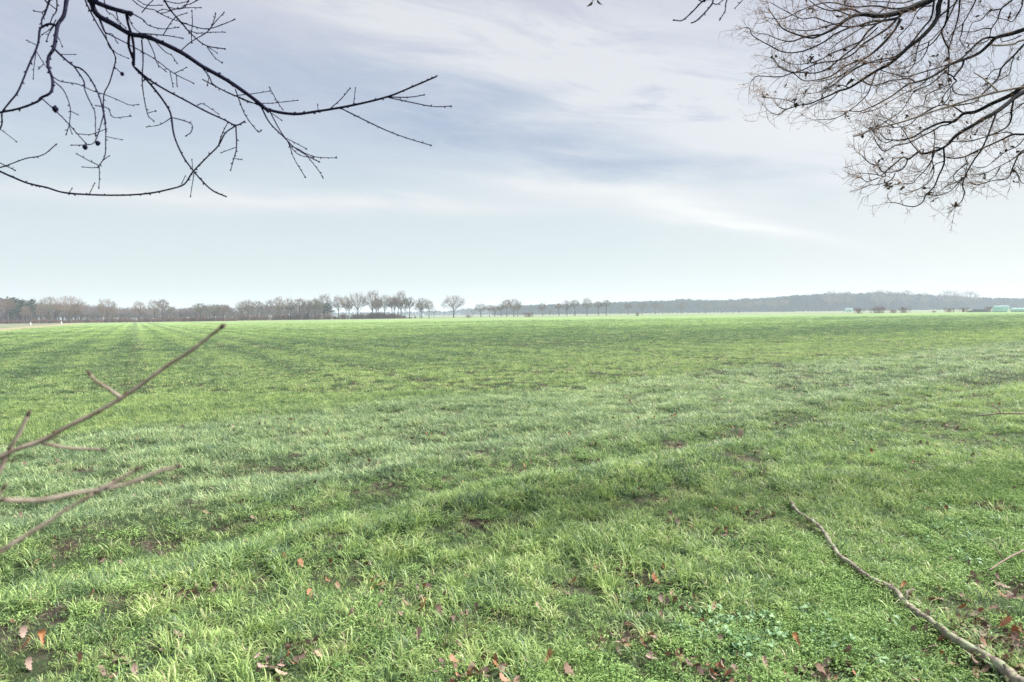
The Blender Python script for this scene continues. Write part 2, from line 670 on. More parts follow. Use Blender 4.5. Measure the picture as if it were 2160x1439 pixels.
def blade(mb, x, y, z, yaw, L, W, lean, curl, val, segs=4):
    """a tapering blade that bends over; lean = start angle from vertical, curl = extra angle at the tip"""
    dx, dy = math.cos(yaw), math.sin(yaw)
    sx, sy = -dy, dx
    h, d = z, 0.0
    vs = []
    tw = random.uniform(-.5, .5)
    for i in range(segs + 1):
        f = i / segs
        wd = W * (0.55 + 0.9 * f if f < 0.35 else 0.865 * (1 - (f - .35) / .65) ** 0.8 + 0.02) * 0.5
        c, s = math.cos(tw * f), math.sin(tw * f)
        px_, py_ = x + dx * d, y + dy * d
        ox, oy, oz = sx * c * wd, sy * c * wd, s * wd
        vs += [(px_ - ox, py_ - oy, h - oz), (px_ + ox, py_ + oy, h + oz)]
        a = lean + curl * f ** 1.3
        h += math.cos(a) * L / segs
        d += math.sin(a) * L / segs
    mb.add(vs, [(2 * i, 2 * i + 1, 2 * i + 3, 2 * i + 2) for i in range(segs)], val)


def tuft(nb, rad, L, W, lean, curl, segs=4, comb=None):
    mb = MB()
    for _ in range(nb):
        a, q = random.uniform(0, 6.283), rad * math.sqrt(random.random())
        yaw = a + random.gauss(0, 1.0) if comb is None else comb + random.gauss(0, .55)
        blade(mb, q * math.cos(a), q * math.sin(a), -0.012, yaw, L * random.uniform(.5, 1.15), W * random.uniform(.7, 1.25),
              abs(random.gauss(lean, .22)), random.gauss(curl, .5), random.random(), segs)
    return mb


GT = []                                                                # grass kinds
def addk(lst, mb, name, mat):
    lst.append(source(mb, name, mat))
    return len(lst) - 1
K_TALL = [addk(GT, tuft(18, .04, .135, .0066, .35, 1.9, 5), 'grass_tuft', M_grass) for _ in range(5)]
K_UP = [addk(GT, tuft(16, .05, .10, .006, .25, 1.0, 4), 'grass_tuft', M_grass) for _ in range(4)]
K_FLAT = [addk(GT, tuft(20, .06, .11, .0062, .7, 1.5, 4), 'grass_tuft', M_grass) for _ in range(5)]
K_SHORT = [addk(GT, tuft(26, .075, .06, .0042, .55, 1.0, 3), 'grass_tuft', M_grass) for _ in range(4)]
K_MID = [addk(GT, tuft(36, .14, .095, .009, .4, 1.0, 3), 'grass_tuft', M_grass) for _ in range(4)]
K_MIDF = [addk(GT, tuft(36, .14, .105, .0095, .7, 1.2, 3), 'grass_tuft', M_grass) for _ in range(4)]
K_FARP = [addk(GT, tuft(60, .32, .10, .016, .4, .7, 2), 'grass_tuft', M_grass) for _ in range(4)]
K_VFAR = [addk(GT, tuft(70, .75, .11, .034, .45, .5, 2), 'grass_tuft', M_grass) for _ in range(3)]


def area_pts(n, y0, y1, k=0.92, m0=1.8):
    """n points, even over the wedge of field in front of the viewer"""
    a, b = k, m0
    F = lambda y: a * y * y / 2 + b * y
    f = RNG.uniform(F(y0), F(y1), n)
    y = (-b + np.sqrt(b * b + 2 * a * f)) / a
    x = RNG.uniform(-1, 1, n) * (a * y + b)
    return x, y


def wedge_area(y0, y1, k=0.92, m0=1.8):
    return k * (y1 * y1 - y0 * y0) + 2 * m0 * (y1 - y0)


Ps, Rs, Ss, Is = [], [], [], []
def lay(x, y, kinds, s, tilt=.12, comb=False, dz=0.0, yaw=None):
    n_ = len(x)
    if not n_:
        return
    Ps.append(np.column_stack([x, y, height(x, y) + dz]))
    yw = RNG.uniform(0, 6.283, n_) if not comb else (fbm(x * .45, y * .45, 77, 3) - .5) * 14 + RNG.normal(0, .6, n_)
    Rs.append(np.column_stack([RNG.normal(0, tilt, n_), RNG.normal(0, tilt, n_), yw]))
    Ss.append(np.column_stack([s, s, s * RNG.uniform(.8, 1.2, n_)]))
    Is.append(np.asarray(kinds)[RNG.integers(0, len(kinds), n_)])


HEAPS = ((2125, 1385, .19, 210), (1500, 1428, .13, 52), (600, 1430, .10, 22), (1005, 1425, .11, 34), (1310, 1362, .09, 14),
         (2130, 1260, .14, 20), (1565, 925, .12, 10), (1880, 868, .22, 10), (1720, 1425, .12, 24), (820, 1240, .10, 10), (1420, 1290, .09, 14), (420, 1270, .10, 14), (980, 1300, .08, 10))
HEAPC = [(gnd(a, b).x, gnd(a, b).y, c) for a, b, c, _ in HEAPS]


def heap(x, y):
    o = 0
    for a, b, c in HEAPC:
        o = np.maximum(o, np.exp(-((x - a) ** 2 + (y - b) ** 2) / (2 * (c * .95) ** 2)))
    return o


def weed_zone(x, y):
    v = vcoord(x, y)
    return 1 / (1 + np.exp((v - 2.55 - (fbm(x * .8, y * .8, 5, 3) - .5) * 3.0) / .28))


def bare(x, y):
    """0..1 where the sward is thin and litter or soil shows"""
    v = vcoord(x, y) + (fbm(x * .35, y * .35, 41, 3) - .5) * 0.4
    b = np.clip((fbm(x * 1.7, y * 1.7, 21, 4) - .56) * 6, 0, 1)
    rut = np.exp(-((v - 5.3) / .33) ** 2) * .6 + np.exp(-((v - 7.0) / .25) ** 2) * .3 + np.exp(-((v - 3.75) / .22) ** 2) * .05
    return np.clip(heap(x, y) * .7 + b * np.where(v < 5.7, 1.0, .35) * (v < 11) + rut * np.clip((fbm(x * .9, y * .9, 22, 3) - .3) * 3.2, 0, 1), 0, 1)


def hollow(x, y):
    """the dark gaps between clumps"""
    v = vcoord(x, y)
    return np.clip((.47 - fbm(x * 3.2, y * 3.2, 91, 2)) * 9, 0, 1) * np.clip((12 - v) / 1.5, 0, 1)


for (y0, y1, dens) in ((1.5, 6.5, 430), (6.5, 14.0, 330)):
    nt = int(wedge_area(y0, y1) * dens)
    x, y = area_pts(nt, y0, y1)
    v = vcoord(x, y)
    bz, wz = bare(x, y), weed_zone(x, y)
    hol = hollow(x, y)
    keep = (RNG.random(nt) > bz * 0.70) & (RNG.random(nt) > hol * .5)
    lump = fbm(x * 1.3, y * 1.3, 31, 3)
    r = RNG.random(nt)
    crop_ = v > 11 + (fbm(x * .3, y * .3, 8, 2) - .5) * 2
    matz = (v > 5.6) & ~crop_
    sz = (0.75 + 0.5 * lump) * (1 - .45 * hol) * (1 + .22 * np.exp(-((v - 4.5) / .35) ** 2))
    sel = keep & crop_
    lay(x[sel], y[sel], K_UP, sz[sel] * .8)
    sel = keep & matz & (r < .62)
    lay(x[sel], y[sel], K_FLAT, sz[sel] * 1.1, .15, True)
    sel = keep & matz & (r >= .62)
    lay(x[sel], y[sel], K_SHORT + K_TALL[:2] + K_UP[:1], sz[sel] * .95)
    ver = keep & ~matz & ~crop_ & (RNG.random(nt) > wz * .80)
    tallm = fbm(x * 1.1, y * 1.1, 51, 3) > .47
    sel = ver & tallm & (r < .55)
    lay(x[sel], y[sel], K_TALL, sz[sel] * .98, .15)
    sel = ver & tallm & (r >= .55)
    lay(x[sel], y[sel], K_UP + K_FLAT[:2], sz[sel], .15)
    sel = ver & ~tallm
    lay(x[sel], y[sel], K_SHORT + K_FLAT + K_TALL[:2], sz[sel] * .9, .2)
# short undergrowth that fills the gaps
for (y0, y1, dens) in ((1.5, 7.0, 190), (7.0, 14.0, 120)):
    nt = int(wedge_area(y0, y1) * dens)
    x, y = area_pts(nt, y0, y1)
    keep = RNG.random(nt) > heap(x, y) * .75
    lay(x[keep], y[keep], K_SHORT, RNG.uniform(.55, .95, keep.sum()), .25)
# mid distance
nt = int(wedge_area(13.6, 33) * 64)
x, y = area_pts(nt, 13.6, 33)
v = vcoord(x, y)
u_ = ucoord(x, y)
mz = (v > 5.4) & (v < 11 + (fbm(x * .3, y * .3, 8, 2) - .5) * 2)
tr = np.min(np.abs(u_[:, None] - np.array(TRAM)[None]), 1) < .3
keep = (RNG.random(nt) > bare(x, y) * .8) & (RNG.random(nt) > hollow(x * .7, y * .7) * .8) & ~(tr & (v > 12) & (RNG.random(nt) < .55))
sz = .8 + .45 * fbm(x * .8, y * .8, 31, 3)
sel = keep & mz & (RNG.random(nt) < .7)
lay(x[sel], y[sel], K_MIDF, sz[sel], .12, True)
sel = keep & ~sel
lay(x[sel], y[sel], K_MID, sz[sel] * np.where(v[sel] > 11, .78, 1.0), .12)
nt = int(wedge_area(32, 85) * 9)
x, y = area_pts(nt, 32, 85)
tr = np.min(np.abs(ucoord(x, y)[:, None] - np.array(TRAM)[None]), 1) < .38
keep = ~(tr & (RNG.random(nt) < .8)) & (ucoord(x, y) > -18) & (RNG.random(nt) < .45 + .6 * np.clip((85 - y) / 40, 0, 1))
lay(x[keep], y[keep], K_FARP, RNG.uniform(.7, 1.1, keep.sum()), .08)
nt = int(wedge_area(80, 170) * 1.1)
x, y = area_pts(nt, 80, 170)
tr = np.min(np.abs(ucoord(x, y)[:, None] - np.array(TRAM)[None]), 1) < .6
keep = ~(tr & (RNG.random(nt) < .8)) & (ucoord(x, y) > -17.5) & (RNG.random(nt) < .35 + .6 * np.clip((170 - y) / 80, 0, 1))
lay(x[keep], y[keep], K_VFAR, RNG.uniform(.6, 1.0, keep.sum()), .05)
LOG = [(1620 + a / 3.435, 1020 + b / 3.435) for a, b in
       [(165, 112), (215, 205), (300, 260), (380, 330), (430, 390), (480, 470), (530, 530), (600, 580), (720, 650), (800, 695), (880, 745), (960, 810), (1000, 860),
        (1080, 940), (1200, 1030), (1330, 1120), (1450, 1190), (1560, 1260), (1680, 1340), (1820, 1439), (1960, 1540), (2080, 1640)]]
lg = np.array([gnd(p[0], p[1]).to_tuple()[:2] for p in LOG])
i_ = RNG.integers(0, 19, 190)
f_ = RNG.random(190)[:, None]
q = lg[i_] * (1 - f_) + lg[i_ + 1] * f_ + RNG.normal(0, .05, (190, 2))
lay(q[:, 0], q[:, 1], K_TALL + K_UP, RNG.uniform(.6, 1.0, 190), .2)
scatter('grass', np.concatenate(Ps), np.concatenate(Rs), np.concatenate(Ss), np.concatenate(Is), GT,
        'short green grass with pale matted patches covering the whole field')


# ground cover of small-leaved weeds on the verge
def leaf_quad(mb, c, nrm, yaw, L, W, val, fold=.25):
    nrm = Vector(nrm).normalized()
    a = nrm.orthogonal().normalized()
    b = nrm.cross(a)
    d = a * math.cos(yaw) + b * math.sin(yaw)
    s = nrm.cross(d)
    c = Vector(c)
    prof = [(0, 0.12), (.3, .9), (.6, .8), (1, 0.05)]
    vs = []
    for f, wd in prof:
        p = c + d * (L * f) - nrm * (L * .25 * f * f)
        vs += [p - s * W * wd * .5 + nrm * W * fold * wd, p, p + s * W * wd * .5 + nrm * W * fold * wd]
    fs = []
    for i in range(3):
        fs += [(3 * i, 3 * i + 1, 3 * i + 4, 3 * i + 3), (3 * i + 1, 3 * i + 2, 3 * i + 5, 3 * i + 4)]
    mb.add(vs, fs, val)


def sprig(nl, rad, hgt, L, W):
    mb = MB()
    for _ in range(nl):
        a, q = random.uniform(0, 6.283), rad * math.sqrt(random.random())
        h = hgt * (1 - (q / rad) ** 2) * random.uniform(.25, 1.0)
        nrm = Vector((math.cos(a) * q / rad * .5, math.sin(a) * q / rad * .5, 1)) + rvec() * .55
        leaf_quad(mb, (q * math.cos(a), q * math.sin(a), h), nrm, random.uniform(0, 6.28), L * random.uniform(.6, 1.2), W * random.uniform(.7, 1.2), random.random())
    for _ in range(6):
        a = random.uniform(0, 6.28)
        tube(mb, [(0, 0, 0), (math.cos(a) * rad * .5, math.sin(a) * rad * .5, hgt * .45), (math.cos(a) * rad, math.sin(a) * rad, hgt * .4)], [.0012, .001, .0008], 3, .3)
    return mb


WK = []
K_CHICK = [addk(WK, sprig(130, .085, .05, .0100, .0064), 'chickweed_sprig', M_weed) for _ in range(5)]
K_BROAD = [addk(WK, sprig(18, .10, .07, .034, .022), 'nettle_sprig', M_broad) for _ in range(4)]
Ps, Rs, Ss, Is = [], [], [], []
nt = int(wedge_area(1.5, 9.0) * 520)
x, y = area_pts(nt, 1.5, 9.0)
wz = weed_zone(x, y) * (1 - .9 * bare(x, y)) * np.clip(.30 + 2.2 * (fbm(x * .9, y * .9, 61, 3) - .28), 0, 1)
rightw = np.clip((x + 1.2) / 2.2, .22, 1)
keep = RNG.random(nt) < np.maximum(wz * rightw, .06 * (vcoord(x, y) < 6)) * (1 - .92 * heap(x, y))
lay(x[keep], y[keep], K_CHICK, RNG.uniform(.5, 1.45, keep.sum()), .2)
nt = int(wedge_area(1.5, 6.0) * 70)
x, y = area_pts(nt, 1.5, 6.0)
bm = .5 * np.clip((fbm(x * 1.2 + 4, y * 1.2, 63, 3) - .55) * 5, 0, 1) * weed_zone(x, y) * np.clip((x + .8) / 1.6, .08, 1)
keep = RNG.random(nt) < bm
lay(x[keep], y[keep], K_BROAD, RNG.uniform(.6, 1.2, keep.sum()), .2)
c = gnd(1640, 1350)
q = RNG.normal(0, .17, (60, 2))
lay(c.x + q[:, 0] * 1.5, c.y + q[:, 1], K_BROAD, RNG.uniform(.7, 1.2, 60), .2)
scatter('ground_cover', np.concatenate(Ps), np.concatenate(Rs), np.concatenate(Ss), np.concatenate(Is), WK,
        'low small-leaved green weeds along the near verge')


# fallen leaves
def oak_leaf(L=.085, curl=1.0, fold=.35):
    mb = MB()
    st = [(0, .02), (.08, .10), (.18, .26), (.27, .17), (.38, .40), (.48, .25), (.6, .50), (.7, .30), (.82, .42), (.92, .24), (1, .05)]
    vs = []
    ph = random.uniform(-.6, .6)
    for f, wd in st:
        a = curl * f
        cx = math.sin(a) / max(curl, .01) * L
        cz = (1 - math.cos(a)) / max(curl, .01) * L
        wl = wd * L * .62 * random.uniform(.85, 1.1)
        wr = wd * L * .62 * random.uniform(.85, 1.1)
        lift = fold * (1 + ph * math.sin(f * 5))
        vs += [(cx, -wl * math.cos(lift), cz + wl * math.sin(lift)), (cx, 0, cz), (cx, wr * math.cos(lift), cz + wr * math.sin(lift))]
    fs = []
    for i in range(len(st) - 1):
        fs += [(3 * i, 3 * i + 1, 3 * i + 4, 3 * i + 3), (3 * i + 1, 3 * i + 2, 3 * i + 5, 3 * i + 4)]
    mb.add([(p[0] - L * .4, p[1], p[2] + .004) for p in vs], fs, .5)
    tube(mb, [(-L * .4, 0, .004), (-L * .62, .004, .002)], [.0012, .0009], 3)
    return mb


LK = [source(oak_leaf(.085, random.uniform(.2, 1.9), random.uniform(-.3, .8)), 'oak_leaf', M_litter) for _ in range(8)]
Ps, Rs, Ss, Is = [], [], [], []
nt = int(wedge_area(1.5, 18) * 150)
x, y = area_pts(nt, 1.5, 18)
v = vcoord(x, y)
pb = bare(x, y) * np.where(v < 3.5, .55, .20) + .012 * (v < 11) + .05 * (v < 2.2) * (fbm(x * 1.4, y * 1.4, 71, 3) > .5)
keep = RNG.random(nt) < pb
lay(x[keep], y[keep], range(8), RNG.uniform(.5, .95, keep.sum()), .3, dz=.006)
for (px, py, sd_, k_) in HEAPS:
    c = gnd(px, py)
    q = RNG.normal(0, sd_, (k_, 2))
    lay(c.x + q[:, 0], c.y + q[:, 1], range(8), RNG.uniform(.42, .8, k_), .27, dz=RNG.uniform(.008, .032, k_))
scatter('leaf_litter', np.concatenate(Ps), np.concatenate(Rs), np.concatenate(Ss), np.concatenate(Is), LK,
        'brown fallen oak leaves lying in the gaps of the grass')

for (px, py, L, yaw, tl, mt, lab) in (
        (58, 1400, .11, .6, .5, M_orange, 'bright orange curled oak leaf low in the left corner of the grass'),
        (88, 1390, .12, 2.4, .9, M_orange, 'bright orange arched leaf standing beside another orange leaf'),
        (893, 1300, .10, .2, .3, M_orange, 'orange-brown flat leaf above the litter at bottom centre'),
        (1155, 1398, .10, 1.1, .35, M_orange, 'rust orange oak leaf among weeds at bottom centre'),
        (1135, 1302, .09, 2.8, .2, M_brown, 'brown leaf lying just above the rust orange oak leaf'),
        (740, 1332, .10, -.6, .7, M_brown, 'brown upright leaf against a yellow-green tuft'),
        (884, 1362, .11, 1.5, 1.1, M_brown, 'narrow brown leaf standing on edge in the near grass'),
        (692, 926, .20, .3, .8, M_brown, 'brown crumpled leaf alone on the pale matted grass'),
        (1565, 926, .24, .9, .7, M_brown, 'pinkish brown crumpled leaf in the wheel rut'),
        (1422, 887, .16, .1, .3, M_orange, 'small orange leaf just above the wheel rut'),
        (1680, 1360, .11, 1.9, .5, M_orange, 'orange-brown leaf among nettles left of the fallen branch'),
        (1905, 1258, .09, .5, .2, M_orange, 'orange leaf touching the fallen branch at its knot'),
        (2118, 1348, .12, .2, .6, M_orange, 'glowing orange leaf on the litter right of the fallen branch')):
    p = gnd(px, py)
    p.z = float(height(p.x, p.y)) + .034 * (1.7 if px < 100 else 1)
    p = EYE + (p - EYE) * 0.985
    big_ = 1.05 if px < 100 else 1.0
    ob = oak_leaf(L * .62 * big_, random.uniform(.9, 1.8), .6).build('fallen_leaf', mt, off=(0, 0, 0))
    ob.location = p
    ob.rotation_euler = (random.uniform(-.4, .4), -tl * .5, yaw)
    tag(ob, lab, 'leaf', 'single fallen leaves')

# fallen branch and sticks
t_ = thing('fallen_branch', 'long grey-green lichened branch lying in the weeds at lower right', 'branch', gnd(*LOG[12]))
mb = MB()
L3 = [gnd(*p, z=.06) for p in LOG]
for i, p in enumerate(L3):
    p.z = float(height(p.x, p.y)) + .044 - (.014 if i in (2, 8, 9) else 0)
L3 = [Vector(p) + Vector((random.gauss(0, .004), random.gauss(0, .004), random.gauss(0, .003))) for p in smooth_line(L3, 4)]
nn = len(L3)
rad = [(.0140 + .015 * (i / nn) ** 2.6) * (1 + .05 * math.sin(i * .9) + random.uniform(-.09, .09)) for i in range(nn)]
rad[0] *= .5
tube(mb, L3, rad, 10)
mb.build('stem', M_log, t_)
mb = MB()
k0 = 48
tube(mb, [L3[k0], L3[k0] + Vector((.03, .05, .045)), L3[k0] + Vector((.075, .06, .05))], [.011, .008, .005], 6)
mb.build('side_shoot', M_log, t_)
for k0, s in ((9, 1), (17, 1), (33, -1), (41, 1), (58, -1), (66, 1), (74, -1)):
    mb = MB()
    tube(mb, [L3[k0], L3[k0] + Vector((.012 * s, .012, rad[k0] + .006))], [.011, .006], 6)
    mb.build('knot', M_log, t_)

for (pts, r0, lab, upz) in (([(2085, 1238), (2110, 1222), (2140, 1206), (2185, 1188), (2260, 1165)], .007, 'thin grey stick lying on weeds at the right edge', .09),
                            ([(2062, 898), (2100, 897), (2150, 899), (2200, 896), (2270, 900)], .013, 'dead brown stick lying in far grass at the right edge', .12)):
    t_ = thing('fallen_stick', lab, 'stick', gnd(*pts[2]))
    mb = MB()
    l3 = [gnd(*p) for p in pts]
    for p in l3:
        p.z = float(height(p.x, p.y)) + upz
    l3 = [Vector(p) for p in smooth_line(l3, 4)]
    tube(mb, l3, [r0 * (.6 + .5 * i / len(l3)) for i in range(len(l3))], 6)
    mb.build('stem', M_stick, t_)
    mb = MB()
    tube(mb, [l3[5], l3[5] + Vector((-.03, .02, .06)), l3[5] + Vector((-.10, .04, .11))], [r0 * .6, r0 * .5, r0 * .25], 5)
    mb.build('side_shoot', M_stick, t_)


# ------------------------------------------------------------------ near branches
def trace(crop, pts):
    ox, oy, s = crop
    return [(ox + a / s, oy + b / s) for a, b in pts]


CA, CB = (0, 0, 3.346), (480, 0, 3.346)
CC, CDD, CE = (1400, 0, 4.7975), (1760, 0, 4.7975), (1760, 200, 5.14)


def knobbly(mb, line, rad, step, size):
    """short spurs and buds along a twig"""
    acc, k = random.uniform(0, step), 0
    for i in range(1, len(line)):
        acc += (line[i] - line[i - 1]).length
        if acc > step:
            acc = random.uniform(-.4, .3) * step
            t = (line[i] - line[i - 1]).normalized()
            d = (rvec().cross(t).normalized() + t * .9).normalized()
            s = size * random.uniform(.6, 1.5)
            tube(mb, [line[i], line[i] + d * (rad[i] + s * .55), line[i] + d * (rad[i] + s)], [rad[i] * .6 + .0004, rad[i] * .5 + .0009, .0004], 4)


def left_depth(g):
    o = {'B': 2.55, 'C': 2.4, 'G': 2.75, 'U': 2.9, 'E': 2.5, 'T': 2.7}[g]
    q = sum(map(ord, g))
    return lambda px, py: o + .12 * math.sin(px / 170 + q) + .10 * math.sin(py / 120 + q * 2)


